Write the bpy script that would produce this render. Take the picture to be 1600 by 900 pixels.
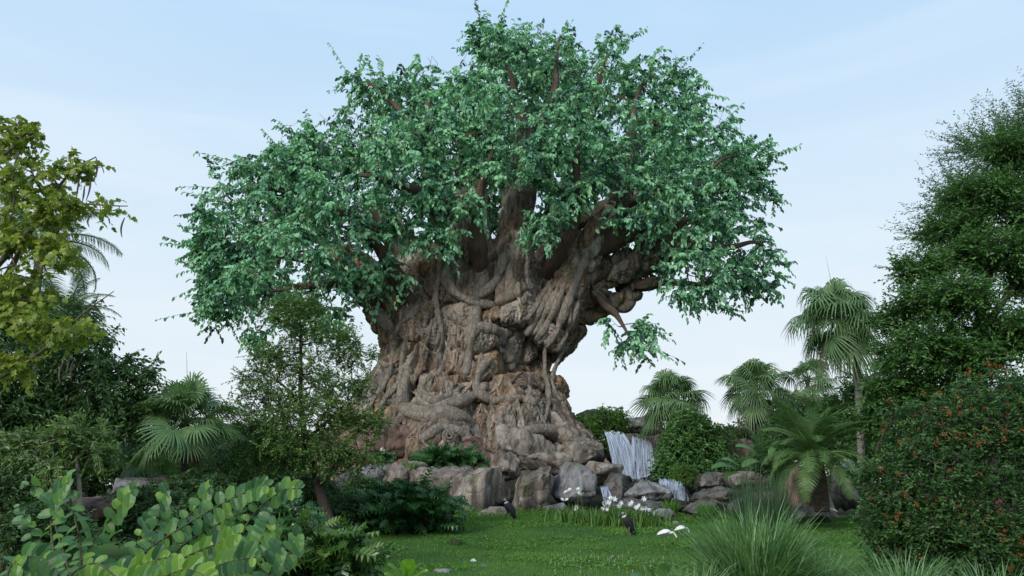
import bpy, bmesh, math, random
import numpy as np
from mathutils import Vector, Matrix
from mathutils.bvhtree import BVHTree

for o in list(bpy.data.objects):
    bpy.data.objects.remove(o)
S = bpy.context.scene
COL = S.collection
random.seed(7)
rng = np.random.default_rng(7)
R = math.radians

# ------------------------------------------------------------------ camera, world, sun, exposure
F = 1244.4
PITCH = R(14.0)
CAM = np.array([0.0, 0.0, 1.7])
cd = bpy.data.cameras.new('camera')
cam = bpy.data.objects.new('camera', cd)
COL.objects.link(cam)
cam.location = CAM
cam.rotation_euler = (math.pi / 2 + PITCH, 0, 0)
cd.sensor_width = 36
cd.lens = 36 * F / 1600
cd.clip_end = 3000
cd.clip_start = 0.1
S.camera = cam

SUN_EL, SUN_AZ = R(32), R(215)          # azimuth clockwise from +Y: behind and left of the camera
W = bpy.data.worlds.new('World')
S.world = W
W.use_nodes = True
wn, wl = W.node_tree.nodes, W.node_tree.links
wn.clear()
wo = wn.new('ShaderNodeOutputWorld')
wb = wn.new('ShaderNodeBackground')
sky = wn.new('ShaderNodeTexSky')
sky.sky_type = 'NISHITA'
sky.sun_disc = False
sky.sun_elevation = SUN_EL
sky.sun_rotation = SUN_AZ
sky.air_density = 1.0
sky.dust_density = 1.0
sky.ozone_density = 1.5
tc = wn.new('ShaderNodeTexCoord')
sx = wn.new('ShaderNodeSeparateXYZ')
wl.new(tc.outputs['Generated'], sx.inputs[0])
# thin high veil of cloud, thicker towards the horizon
mp = wn.new('ShaderNodeMapping')
mp.inputs['Scale'].default_value = (1.0, 1.0, 6.0)
wl.new(tc.outputs['Generated'], mp.inputs[0])
nz = wn.new('ShaderNodeTexNoise')
nz.inputs['Scale'].default_value = 2.2
nz.inputs['Detail'].default_value = 6
nz.inputs['Distortion'].default_value = 0.6
wl.new(mp.outputs[0], nz.inputs[0])
veil = wn.new('ShaderNodeMapRange')
veil.inputs['From Min'].default_value = 0.0
veil.inputs['From Max'].default_value = 0.60
veil.inputs['To Min'].default_value = 0.97
veil.inputs['To Max'].default_value = 0.97
wl.new(sx.outputs['Z'], veil.inputs['Value'])
nm = wn.new('ShaderNodeMapRange')
nm.inputs['From Min'].default_value = 0.3
nm.inputs['From Max'].default_value = 0.7
nm.inputs['To Min'].default_value = -0.035
nm.inputs['To Max'].default_value = 0.035
wl.new(nz.outputs[0], nm.inputs['Value'])
ad = wn.new('ShaderNodeMath')
ad.operation = 'ADD'
ad.use_clamp = True
wl.new(veil.outputs[0], ad.inputs[0])
wl.new(nm.outputs[0], ad.inputs[1])
mx = wn.new('ShaderNodeMix')
mx.data_type = 'RGBA'
wl.new(ad.outputs[0], mx.inputs['Factor'])
wl.new(sky.outputs[0], mx.inputs[6])
vc = wn.new('ShaderNodeMapRange')          # the veil is whiter low down, thin and blue overhead
vc.inputs['From Max'].default_value = 0.60
wl.new(sx.outputs['Z'], vc.inputs['Value'])
vr = wn.new('ShaderNodeValToRGB')
vr.color_ramp.elements[0].color = (.75, .785, .805, 1)
vr.color_ramp.elements[1].color = (.42, .625, .855, 1)
e_ = vr.color_ramp.elements.new(.45); e_.color = (.64, .755, .85, 1)
wl.new(vc.outputs[0], vr.inputs[0])
vs = wn.new('ShaderNodeVectorMath'); vs.operation = 'SCALE'; vs.inputs['Scale'].default_value = 7.2
wl.new(vr.outputs[0], vs.inputs[0])
cw = wn.new('ShaderNodeMapRange')          # faint wisps in the veil
cw.inputs['From Min'].default_value = 0.46; cw.inputs['From Max'].default_value = 0.70
cw.inputs['To Min'].default_value = 0.0; cw.inputs['To Max'].default_value = 0.20
wl.new(nz.outputs[0], cw.inputs['Value'])
wm = wn.new('ShaderNodeMix'); wm.data_type = 'RGBA'
wl.new(cw.outputs[0], wm.inputs['Factor']); wl.new(vs.outputs[0], wm.inputs[6]); wm.inputs[7].default_value = (6.0, 6.15, 6.4, 1)
wl.new(wm.outputs[2], mx.inputs[7])
wl.new(mx.outputs[2], wb.inputs['Color'])
wb.inputs['Strength'].default_value = 0.132
wl.new(wb.outputs[0], wo.inputs[0])

sl = bpy.data.lights.new('sun', 'SUN')
sl.energy = 2.3
sl.angle = R(16)
sl.color = (1.0, 0.95, 0.88)
sun = bpy.data.objects.new('sun', sl)
COL.objects.link(sun)
sd = Vector((math.sin(SUN_AZ) * math.cos(SUN_EL), math.cos(SUN_AZ) * math.cos(SUN_EL), math.sin(SUN_EL)))
sun.rotation_euler = sd.to_track_quat('Z', 'Y').to_euler()
S.view_settings.view_transform = 'Standard'
S.view_settings.look = 'None'
S.view_settings.exposure = 0.28
S.view_settings.gamma = 1.0

# ------------------------------------------------------------------ helpers
def ray(px, py):
    x = (px - 800) / F
    u = (450 - py) / F
    return np.array([x, math.cos(PITCH) - u * math.sin(PITCH), math.sin(PITCH) + u * math.cos(PITCH)])

def at(px, py, Y):
    d = ray(px, py)
    return CAM + d * (Y / d[1])

def sstep(a, b, x):
    t = np.clip((x - a) / (b - a), 0, 1)
    return t * t * (3 - 2 * t)

def hsh(ix, iy, iz, seed):
    h = (ix.astype(np.uint32) * np.uint32(374761393) + iy.astype(np.uint32) * np.uint32(668265263)
         + iz.astype(np.uint32) * np.uint32(2147483647 - 4) + np.uint32(seed * 144269 + 13))
    h = (h ^ (h >> np.uint32(13))) * np.uint32(1274126177)
    h = (h ^ (h >> np.uint32(15))) * np.uint32(2246822519)
    h = h ^ (h >> np.uint32(16))
    return h.astype(np.float64) / 4294967295.0

def vnoise(p, seed=0):
    p = np.asarray(p, float)
    i = np.floor(p).astype(np.int64)
    f = p - i
    f = f * f * (3 - 2 * f)
    r = 0
    for a in (0, 1):
        wx = f[:, 0] if a else 1 - f[:, 0]
        for b in (0, 1):
            wy = f[:, 1] if b else 1 - f[:, 1]
            for c in (0, 1):
                wz = f[:, 2] if c else 1 - f[:, 2]
                r = r + wx * wy * wz * hsh(i[:, 0] + a, i[:, 1] + b, i[:, 2] + c, seed)
    return r * 2 - 1

def fbm(p, o=4, seed=0):
    p = np.asarray(p, float)
    r = 0
    a = 1
    for k in range(o):
        r = r + a * vnoise(p * 2 ** k + 17.3 * k, seed + k)
        a *= 0.5
    return r / 1.9

def ghe(x, y):
    """height of the ground at x, y"""
    x = np.asarray(x, float)
    y = np.asarray(y, float)
    z = 0.5 * sstep(19, 36, y)
    z = z + 1.9 * sstep(14, 0, np.hypot((x + 2) * 0.8, (y - 50) * 1.0) - 4)
    q = np.stack([x * 0.25, y * 0.25, x * 0], -1).reshape(-1, 3)
    z = z + (0.10 * vnoise(q, 3) + 0.02 * vnoise(q * 5, 4)).reshape(np.shape(z))
    return z

def g1(x, y):
    return float(ghe(np.array([x]), np.array([y]))[0])

def norm(v):
    v = np.asarray(v, float)
    n = np.linalg.norm(v, axis=-1, keepdims=True)
    return v / np.maximum(n, 1e-9)

class Geo:
    def __init__(s):
        s.v, s.q, s.t, s.a, s.n = [], [], [], [], 0
    def add(s, v, q=None, t=None, tone=0.5):
        v = np.asarray(v, float).reshape(-1, 3)
        s.v.append(v)
        if q is not None and len(q): s.q.append(np.asarray(q, np.int64).reshape(-1, 4) + s.n)
        if t is not None and len(t): s.t.append(np.asarray(t, np.int64).reshape(-1, 3) + s.n)
        s.a.append(np.broadcast_to(np.asarray(tone, float), (len(v),)))
        s.n += len(v)
    def mesh(s, name, mat, smooth=True):
        me = bpy.data.meshes.new(name)
        v = np.concatenate(s.v)
        q = np.concatenate(s.q) if s.q else np.zeros((0, 4), np.int64)
        t = np.concatenate(s.t) if s.t else np.zeros((0, 3), np.int64)
        me.vertices.add(len(v))
        me.vertices.foreach_set('co', v.astype(np.float32).ravel())
        me.loops.add(len(q) * 4 + len(t) * 3)
        me.loops.foreach_set('vertex_index', np.concatenate([q.ravel(), t.ravel()]).astype(np.int32))
        me.polygons.add(len(q) + len(t))
        ls = np.concatenate([np.arange(len(q)) * 4, len(q) * 4 + np.arange(len(t)) * 3]).astype(np.int32)
        me.polygons.foreach_set('loop_start', ls)
        me.polygons.foreach_set('use_smooth', np.full(len(ls), smooth))
        at_ = me.attributes.new('tone', 'FLOAT', 'POINT')
        at_.data.foreach_set('value', np.concatenate(s.a).astype(np.float32))
        me.update(calc_edges=True)
        me.materials.append(mat)
        return me
    def obj(s, name, mat, parent=None, smooth=True, kind=None):
        o = bpy.data.objects.new(name, s.mesh(name, mat, smooth))
        COL.objects.link(o)
        if parent is not None:
            o.parent = parent
            o.matrix_parent_inverse = Matrix.Translation(-Vector(parent.location))
        if kind: o['kind'] = kind
        return o

def tag(o, label, cat, group=None):
    o['label'] = label
    o['category'] = cat
    if group: o['group'] = group
    return o

def thing(name, loc, label, cat, group=None):
    o = bpy.data.objects.new(name, None)
    o.empty_display_size = 0.3
    COL.objects.link(o)
    o.location = Vector([float(c) for c in loc])
    return tag(o, label, cat, group)

def place(me, name, parent, pos, D, N, scale=1.0):
    """a child that shares mesh data: local +X along D, local +Z along N"""
    D = Vector(D).normalized()
    N = Vector(N)
    Y = N.cross(D)
    if Y.length < 1e-5: Y = Vector((0, 1, 0)).cross(D)
    Y.normalize()
    Z = D.cross(Y)
    m = Matrix((D, Y, Z)).transposed().to_4x4()
    m = Matrix.Translation(Vector(pos) - Vector(parent.location)) @ m @ Matrix.Scale(scale, 4)
    o = bpy.data.objects.new(name, me)
    COL.objects.link(o)
    o.parent = parent
    o.matrix_local = m
    return o

def spline(P, n):
    """Catmull-Rom through rows of P (any number of columns)"""
    P = np.asarray(P, float)
    if len(P) == 2:
        s = np.linspace(0, 1, n)[:, None]
        return P[0] * (1 - s) + P[1] * s
    Q = np.vstack([2 * P[0] - P[1], P, 2 * P[-1] - P[-2]])
    u = np.linspace(0, len(P) - 1 - 1e-6, n)
    i = u.astype(int)
    f = (u - i)[:, None]
    a, b, c, d = Q[i], Q[i + 1], Q[i + 2], Q[i + 3]
    return 0.5 * (2 * b + (c - a) * f + (2 * a - 5 * b + 4 * c - d) * f ** 2 + (3 * b - a - 3 * c + d) * f ** 3)

def frames(P):
    T = norm(np.gradient(P, axis=0))
    n = np.cross(T[0], [0.0, 0.0, 1.0])
    if np.linalg.norm(n) < 0.1: n = np.cross(T[0], [1.0, 0, 0])
    N = [norm(n)]
    for k in range(1, len(P)):
        v = N[-1] - np.dot(N[-1], T[k]) * T[k]
        N.append(norm(v))
    N = np.array(N)
    return T, N, np.cross(T, N)

def tube(geo, P, r, sides=8, rough=0.0, seed=0, tone=0.5, flat=1.0, ribs=0, fl=5):
    """tapered tube along P; rough = depth of bark relief as a share of the radius"""
    P = np.asarray(P, float)
    m = len(P)
    r = np.broadcast_to(np.asarray(r, float), (m,))
    T, N, B = frames(P)
    a = np.linspace(0, 2 * math.pi, sides, endpoint=False)
    rr = np.repeat(r[:, None], sides, 1)
    if rough > 0:
        s = np.concatenate([[0], np.cumsum(np.linalg.norm(np.diff(P, axis=0), axis=1))])
        ss = np.repeat(s[:, None], sides, 1)
        aa = np.repeat(a[None], m, 0)
        q = np.stack([np.cos(aa) * fl * 0.5, np.sin(aa) * fl * 0.5, ss / max(r.mean(), .02) * 0.28 + seed * 9.1], -1).reshape(-1, 3)
        h = (1 - 2 * np.abs(vnoise(q, seed))) * 0.6 + 0.6 * fbm(q * 2.1, 2, seed + 5) + 0.7 * vnoise(q * [.4, .4, 1.2], seed + 9)
        h = h.reshape(m, sides)
        if ribs: h = h + 1.2 * np.abs(np.sin(ss * math.pi / ribs))
        rr = rr * (1 + rough * h)
    V = P[:, None] + rr[..., None] * (np.cos(a)[None, :, None] * N[:, None] + flat * np.sin(a)[None, :, None] * B[:, None])
    V = V.reshape(-1, 3)
    i = np.arange(m - 1)[:, None] * sides
    j = np.arange(sides)[None]
    j2 = (j + 1) % sides
    q = np.stack([i + j, i + j2, i + sides + j2, i + sides + j], -1).reshape(-1, 4)
    n = len(V)
    V = np.vstack([V, P[0], P[-1]])
    jj = np.arange(sides)
    t = np.vstack([np.stack([np.full(sides, n), (jj + 1) % sides, jj], -1),
                   np.stack([np.full(sides, n + 1), (m - 1) * sides + jj, (m - 1) * sides + (jj + 1) % sides], -1)])
    geo.add(V, q, t, tone)

def sticks(geo, A, B, ra, rb, tone=0.5):
    """many three-sided sticks at once"""
    A = np.asarray(A, float); B = np.asarray(B, float)
    n = len(A)
    T = norm(B - A)
    h = np.where(np.abs(T[:, 2:3]) > 0.9, np.array([[1.0, 0, 0]]), np.array([[0, 0, 1.0]]))
    U = norm(np.cross(T, h)); Wv = np.cross(T, U)
    V = np.zeros((n, 6, 3))
    for k in range(3):
        c, s = math.cos(k * 2.0944), math.sin(k * 2.0944)
        d = c * U + s * Wv
        V[:, k] = A + d * np.broadcast_to(ra, (n,))[:, None]
        V[:, k + 3] = B + d * np.broadcast_to(rb, (n,))[:, None]
    q = np.array([[0, 1, 4, 3], [1, 2, 5, 4], [2, 0, 3, 5]])
    Q = (np.arange(n) * 6)[:, None, None] + q[None]
    geo.add(V.reshape(-1, 3), Q.reshape(-1, 4), None, tone)

# leaf shapes: columns along, across, out of plane
def tm(v, q=(), t=()):
    return np.array(v, float), np.array(q, int).reshape(-1, 4), np.array(t, int).reshape(-1, 3)
LEAF2 = tm([(0, 0, 0), (.45, -.5, .10), (1, 0, -.08), (.45, .5, .10)], t=[(0, 2, 1), (0, 3, 2)])
LEAF4 = tm([(0, 0, 0), (.28, -.46, .10), (.68, -.36, .07), (1.0, 0, -.16), (.68, .36, .07), (.28, .46, .10)],
           q=[(0, 3, 2, 1), (0, 5, 4, 3)])
def round_tm():
    v = [(0, 0, 0), (.34, 0, -.03), (.68, 0, -.05), (.93, 0, -.11)]
    out = [(-.03, .20, .04), (.14, .42, .08), (.40, .52, .09), (.66, .48, .05), (.90, .30, -.03), (1.0, .13, -.09)]
    v += [(x, y, z) for x, y, z in out] + [(x, -y, z) for x, y, z in out]
    q = [(0, 4, 5, 1), (1, 6, 7, 2), (2, 8, 9, 3)]
    t = [(1, 5, 6), (2, 7, 8)]
    q += [(0, 1, 11, 10), (1, 2, 13, 12), (2, 3, 15, 14)]
    t += [(1, 12, 11), (2, 14, 13)]
    return tm(v, q, t)
ROUND = round_tm()
def split_tm(n=5):
    """deeply divided leaf: midrib with paired pointed lobes"""
    v, t, q = [], [], []
    for s in (1, -1):
        for k in range(n):
            a = k / (n - 1)
            x0, x1 = 0.03 + .76 * a, 0.03 + .76 * a + .17
            w = .50 * math.sin(math.pi * (0.22 + .66 * a)) + .05
            xt = x0 + .04 + .22 * (a - 0.15)
            b = len(v)
            zt = -.10 - .1 * a
            v += [(x0, 0, -.12 * x0), (x1, 0, -.12 * x1), (xt + .17, s * w * .66, .05), (xt + .01, s * w * .62, .05), (xt + .15, s * w, zt)]
            q += [(b, b + 1, b + 2, b + 3) if s > 0 else (b, b + 3, b + 2, b + 1)]
            t += [(b + 3, b + 2, b + 4) if s > 0 else (b + 3, b + 4, b + 2)]
    b = len(v)
    v += [(.86, .05, -.1), (.86, -.05, -.1), (1.03, 0, -.2)]
    t += [(b, b + 1, b + 2)]
    return tm(v, q, t)
SPLIT = split_tm()
LOBED = tm([(0, 0, 0), (-.02, .30, .05), (.22, .52, .06), (.38, .33, .03), (.74, .36, -.02), (.66, .14, 0), (1, 0, -.16),
            (.66, -.14, 0), (.74, -.36, -.02), (.38, -.33, .03), (.22, -.52, .06), (-.02, -.30, .05), (.4, 0, -.02)],
           t=[(0, 12, 1), (1, 12, 2), (2, 12, 3), (3, 12, 5), (3, 5, 4), (12, 6, 5), (12, 7, 6), (9, 7, 12), (9, 8, 7), (10, 9, 12), (11, 10, 12), (0, 11, 12)])

def leaves(geo, T_, P, D, N, L, Wd, tone):
    v, q, t = T_
    n = len(P)
    D = norm(D)
    Sd = norm(np.cross(N, D))
    N = np.cross(D, Sd)
    L = np.broadcast_to(L, (n,))[:, None, None]
    Wd = np.broadcast_to(Wd, (n,))[:, None, None]
    V = P[:, None] + v[None, :, 0:1] * L * D[:, None] + v[None, :, 1:2] * Wd * Sd[:, None] + v[None, :, 2:3] * L * N[:, None]
    k = len(v)
    off = (np.arange(n) * k)[:, None, None]
    geo.add(V.reshape(-1, 3), (off + q[None]).reshape(-1, 4) if len(q) else None, (off + t[None]).reshape(-1, 3) if len(t) else None,
            np.repeat(np.broadcast_to(tone, (n,)), k))

# ------------------------------------------------------------------ materials
MATS = {}
def new_mat(name):
    m = bpy.data.materials.new(name)
    m.use_nodes = True
    n = m.node_tree.nodes
    n.clear()
    return m, n, m.node_tree.links

def leaf_mat(name, stops, src='attr', trans=0.28, rough=0.45, spec=0.4, tmul=1.5, veins=0):
    if name in MATS: return MATS[name]
    m, n, l = new_mat(name)
    out = n.new('ShaderNodeOutputMaterial')
    if src == 'attr':
        a = n.new('ShaderNodeAttribute'); a.attribute_name = 'tone'; so = a.outputs['Fac']
    else:
        a = n.new('ShaderNodeObjectInfo'); so = a.outputs['Random']
    ge = n.new('ShaderNodeNewGeometry')
    nz = n.new('ShaderNodeTexNoise'); nz.inputs['Scale'].default_value = 1.3; nz.inputs['Detail'].default_value = 3
    l.new(ge.outputs['Position'], nz.inputs[0])
    ma = n.new('ShaderNodeMath'); ma.operation = 'MULTIPLY_ADD'; ma.use_clamp = True
    l.new(nz.outputs[0], ma.inputs[0]); ma.inputs[1].default_value = 0.5
    l.new(so, ma.inputs[2])
    sb = n.new('ShaderNodeMath'); sb.operation = 'SUBTRACT'; sb.use_clamp = True
    l.new(ma.outputs[0], sb.inputs[0]); sb.inputs[1].default_value = 0.25
    cr = n.new('ShaderNodeValToRGB')
    els = cr.color_ramp.elements
    els[0].position, els[0].color = stops[0][0], (*stops[0][1], 1)
    els[1].position, els[1].color = stops[-1][0], (*stops[-1][1], 1)
    for p, c in stops[1:-1]:
        e = els.new(p); e.color = (*c, 1)
    l.new(sb.outputs[0], cr.inputs[0])
    pb = n.new('ShaderNodeBsdfPrincipled')
    if veins:
        to = n.new('ShaderNodeTexCoord'); se = n.new('ShaderNodeSeparateXYZ'); l.new(to.outputs['Object'], se.inputs[0])
        ab = n.new('ShaderNodeMath'); ab.operation = 'ABSOLUTE'; l.new(se.outputs['Y'], ab.inputs[0])
        md = n.new('ShaderNodeMapRange'); md.inputs['From Min'].default_value = .0008; md.inputs['From Max'].default_value = .0022
        md.inputs['To Min'].default_value = 1; md.inputs['To Max'].default_value = 0; l.new(ab.outputs[0], md.inputs['Value'])
        s1 = n.new('ShaderNodeMath'); s1.operation = 'MULTIPLY_ADD'; s1.inputs[1].default_value = -.75; l.new(ab.outputs[0], s1.inputs[0]); l.new(se.outputs['X'], s1.inputs[2])
        s2 = n.new('ShaderNodeMath'); s2.operation = 'MULTIPLY'; s2.inputs[1].default_value = 2 * math.pi / veins; l.new(s1.outputs[0], s2.inputs[0])
        s3 = n.new('ShaderNodeMath'); s3.operation = 'SINE'; l.new(s2.outputs[0], s3.inputs[0])
        s4 = n.new('ShaderNodeMapRange'); s4.inputs['From Min'].default_value = .85; s4.inputs['To Max'].default_value = .55; l.new(s3.outputs[0], s4.inputs['Value'])
        s5 = n.new('ShaderNodeMath'); s5.operation = 'MAXIMUM'; l.new(md.outputs[0], s5.inputs[0]); l.new(s4.outputs[0], s5.inputs[1])
        vm = n.new('ShaderNodeMix'); vm.data_type = 'RGBA'; vm.blend_type = 'ADD'; vm.inputs[7].default_value = (.07, .09, .04, 1)
        l.new(s5.outputs[0], vm.inputs['Factor']); l.new(cr.outputs[0], vm.inputs[6])
        nb = n.new('ShaderNodeTexNoise'); nb.inputs['Scale'].default_value = 60; nb.inputs['Detail'].default_value = 4; l.new(to.outputs['Object'], nb.inputs[0])
        nr = n.new('ShaderNodeMapRange'); nr.inputs['From Min'].default_value = .66; nr.inputs['From Max'].default_value = .74; nr.inputs['To Max'].default_value = .8; l.new(nb.outputs[0], nr.inputs['Value'])
        vb = n.new('ShaderNodeMix'); vb.data_type = 'RGBA'; vb.inputs[7].default_value = (.13, .09, .03, 1)
        l.new(nr.outputs[0], vb.inputs['Factor']); l.new(vm.outputs[2], vb.inputs[6])
        cr = vb; l.new(vb.outputs[2], pb.inputs['Base Color']); COLO = vb.outputs[2]
    else:
        COLO = cr.outputs[0]; l.new(COLO, pb.inputs['Base Color'])
    pb.inputs['Roughness'].default_value = rough
    pb.inputs['Specular IOR Level'].default_value = spec
    tr = n.new('ShaderNodeBsdfTranslucent')
    mu = n.new('ShaderNodeMix'); mu.data_type = 'RGBA'; mu.blend_type = 'MULTIPLY'; mu.inputs['Factor'].default_value = 1
    l.new(COLO, mu.inputs[6]); mu.inputs[7].default_value = (tmul * 1.0, tmul * 1.05, tmul * .55, 1)
    l.new(mu.outputs[2], tr.inputs[0])
    ms = n.new('ShaderNodeMixShader'); ms.inputs[0].default_value = trans
    l.new(pb.outputs[0], ms.inputs[1]); l.new(tr.outputs[0], ms.inputs[2])
    l.new(ms.outputs[0], out.inputs[0])
    MATS[name] = m
    return m

def rock_mat(name, cols, scale=0.6, stretch=(1, 1, 1), bump=0.4, bscale=6, rough=0.85, spec=0.25, crack=0.5, streak=True, moss=None, smin=.45, tint=False):
    if name in MATS: return MATS[name]
    m, n, l = new_mat(name)
    out = n.new('ShaderNodeOutputMaterial')
    ge = n.new('ShaderNodeNewGeometry')
    mp = n.new('ShaderNodeMapping'); mp.inputs['Scale'].default_value = stretch
    l.new(ge.outputs['Position'], mp.inputs[0])
    n1 = n.new('ShaderNodeTexNoise'); n1.inputs['Scale'].default_value = scale; n1.inputs['Detail'].default_value = 8
    n1.inputs['Roughness'].default_value = 0.62; n1.inputs['Distortion'].default_value = 0.8
    l.new(mp.outputs[0], n1.inputs[0])
    cr = n.new('ShaderNodeValToRGB'); els = cr.color_ramp.elements
    k = len(cols)
    els[0].position, els[0].color = 0.28, (*cols[0], 1)
    els[1].position, els[1].color = 0.74, (*cols[-1], 1)
    for i in range(1, k - 1):
        e = els.new(0.28 + 0.46 * i / (k - 1)); e.color = (*cols[i], 1)
    l.new(n1.outputs[0], cr.inputs[0])
    colo = cr.outputs[0]
    if tint:
        ta = n.new('ShaderNodeAttribute'); ta.attribute_name = 'tone'
        tr_ = n.new('ShaderNodeValToRGB')
        te = tr_.color_ramp.elements
        te[0].color = (.60, .58, .57, 1); te[1].color = (1.6, 1.5, 1.38, 1)
        x1 = te.new(.35); x1.color = (1.05, .84, .64, 1)
        x2 = te.new(.6); x2.color = (1.0, 1.02, 1.05, 1)
        l.new(ta.outputs['Fac'], tr_.inputs[0])
        tm_ = n.new('ShaderNodeMix'); tm_.data_type = 'RGBA'; tm_.blend_type = 'MULTIPLY'; tm_.inputs['Factor'].default_value = 1
        tm_.clamp_result = False
        l.new(colo, tm_.inputs[6]); l.new(tr_.outputs[0], tm_.inputs[7]); colo = tm_.outputs[2]
    if streak:
        m2 = n.new('ShaderNodeMapping'); m2.inputs['Scale'].default_value = (2.6, 2.6, 0.22)
        l.new(ge.outputs['Position'], m2.inputs[0])
        n2 = n.new('ShaderNodeTexNoise'); n2.inputs['Scale'].default_value = 1.2; n2.inputs['Detail'].default_value = 6
        n2.inputs['Distortion'].default_value = 0.6
        l.new(m2.outputs[0], n2.inputs[0])
        r2 = n.new('ShaderNodeMapRange'); r2.inputs['From Min'].default_value = .38; r2.inputs['From Max'].default_value = .62
        r2.inputs['To Min'].default_value = smin; r2.inputs['To Max'].default_value = 1.35
        l.new(n2.outputs[0], r2.inputs['Value'])
        mm = n.new('ShaderNodeVectorMath'); mm.operation = 'SCALE'
        l.new(colo, mm.inputs[0]); l.new(r2.outputs[0], mm.inputs['Scale'])
        colo = mm.outputs[0]
    if moss:
        n3 = n.new('ShaderNodeTexNoise'); n3.inputs['Scale'].default_value = 0.9; n3.inputs['Detail'].default_value = 7
        l.new(ge.outputs['Position'], n3.inputs[0])
        r3 = n.new('ShaderNodeMapRange'); r3.inputs['From Min'].default_value = .60; r3.inputs['From Max'].default_value = .70
        r3.inputs['To Max'].default_value = 0.7
        l.new(n3.outputs[0], r3.inputs['Value'])
        m3 = n.new('ShaderNodeMix'); m3.data_type = 'RGBA'
        l.new(r3.outputs[0], m3.inputs['Factor']); l.new(colo, m3.inputs[6]); m3.inputs[7].default_value = (*moss, 1)
        colo = m3.outputs[2]
    pb = n.new('ShaderNodeBsdfPrincipled')
    l.new(colo, pb.inputs['Base Color'])
    pb.inputs['Roughness'].default_value = rough
    pb.inputs['Specular IOR Level'].default_value = spec
    n4 = n.new('ShaderNodeTexNoise'); n4.inputs['Scale'].default_value = bscale; n4.inputs['Detail'].default_value = 8
    n4.inputs['Roughness'].default_value = .65
    l.new(mp.outputs[0], n4.inputs[0])
    vo = n.new('ShaderNodeTexVoronoi'); vo.feature = 'DISTANCE_TO_EDGE'; vo.inputs['Scale'].default_value = bscale * .3
    wv = n.new('ShaderNodeMix'); wv.data_type = 'RGBA'; wv.inputs['Factor'].default_value = .12
    l.new(mp.outputs[0], wv.inputs[6]); l.new(n4.outputs['Color'], wv.inputs[7])
    l.new(wv.outputs[2], vo.inputs[0])
    rr = n.new('ShaderNodeMapRange'); rr.inputs['From Max'].default_value = .09
    rr.inputs['To Max'].default_value = crack
    l.new(vo.outputs[0], rr.inputs['Value'])
    sm = n.new('ShaderNodeMath'); sm.operation = 'ADD'
    l.new(n4.outputs[0], sm.inputs[0]); l.new(rr.outputs[0], sm.inputs[1])
    bp = n.new('ShaderNodeBump'); bp.inputs['Strength'].default_value = bump; bp.inputs['Distance'].default_value = .12
    l.new(sm.outputs[0], bp.inputs['Height'])
    l.new(bp.outputs[0], pb.inputs['Normal'])
    l.new(pb.outputs[0], out.inputs[0])
    MATS[name] = m
    return m

def plain_mat(name, c1, c2=None, rough=0.7, scale=8, spec=0.3, bump=0.2):
    if name in MATS: return MATS[name]
    m, n, l = new_mat(name)
    out = n.new('ShaderNodeOutputMaterial')
    tcn = n.new('ShaderNodeTexCoord')
    nz = n.new('ShaderNodeTexNoise'); nz.inputs['Scale'].default_value = scale; nz.inputs['Detail'].default_value = 5
    l.new(tcn.outputs['Object'], nz.inputs[0])
    cr = n.new('ShaderNodeValToRGB')
    c2 = c2 or tuple(c * .65 for c in c1)
    cr.color_ramp.elements[0].position, cr.color_ramp.elements[0].color = .35, (*c2, 1)
    cr.color_ramp.elements[1].position, cr.color_ramp.elements[1].color = .65, (*c1, 1)
    l.new(nz.outputs[0], cr.inputs[0])
    pb = n.new('ShaderNodeBsdfPrincipled')
    l.new(cr.outputs[0], pb.inputs['Base Color'])
    pb.inputs['Roughness'].default_value = rough
    pb.inputs['Specular IOR Level'].default_value = spec
    bp = n.new('ShaderNodeBump'); bp.inputs['Strength'].default_value = bump; bp.inputs['Distance'].default_value = .02
    l.new(nz.outputs[0], bp.inputs['Height']); l.new(bp.outputs[0], pb.inputs['Normal'])
    l.new(pb.outputs[0], out.inputs[0])
    MATS[name] = m
    return m

M_TRUNK = rock_mat('carved_bark', [(.110, .094, .080), (.185, .155, .128), (.285, .25, .215), (.24, .175, .125), (.27, .255, .235)], scale=.33,
                   stretch=(1, 1, .6), bump=.9, bscale=7, moss=(.15, .16, .10), tint=True)
M_LIMB = rock_mat('limb_bark', [(.048, .036, .028), (.090, .064, .048), (.135, .104, .080)], scale=.6, stretch=(1, 1, .35), bump=.6, bscale=5, streak=False)
M_VINE = rock_mat('pale_root_bark', [(.115, .098, .082), (.23, .202, .172), (.26, .215, .17), (.26, .245, .225)], scale=1.3, stretch=(1, 1, .5), bump=1.0, bscale=11, streak=False)
M_ROCKB = rock_mat('brown_rock', [(.085, .070, .060), (.16, .132, .110), (.26, .22, .185), (.20, .16, .13)], scale=.5, bump=.55, bscale=5, moss=(.12, .13, .07))
M_ROCKG = rock_mat('grey_rock', [(.10, .098, .10), (.18, .178, .182), (.26, .255, .26)], scale=.7, bump=.5, bscale=5, moss=(.14, .15, .09))
M_ROCKR = rock_mat('reddish_rock', [(.08, .050, .040), (.15, .095, .078), (.21, .145, .12)], scale=.6, bump=.5, bscale=5)
M_ROCKD = rock_mat('dark_wet_rock', [(.035, .032, .03), (.085, .075, .068), (.14, .125, .11)], scale=.8, bump=.6, bscale=6, rough=.5, spec=.5)
M_BARK = rock_mat('grey_brown_bark', [(.06, .05, .04), (.13, .11, .09), (.20, .18, .155)], scale=2.0, stretch=(1, 1, .4), bump=.5, bscale=14, streak=False)
M_DBARK = rock_mat('dark_bark', [(.025, .02, .017), (.055, .042, .034), (.09, .07, .055)], scale=2.0, stretch=(1, 1, .4), bump=.5, bscale=14, streak=False)
M_PBARK = rock_mat('pale_bark', [(.18, .165, .145), (.28, .26, .23), (.36, .34, .31)], scale=2.5, bump=.3, bscale=14, streak=False)
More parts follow.
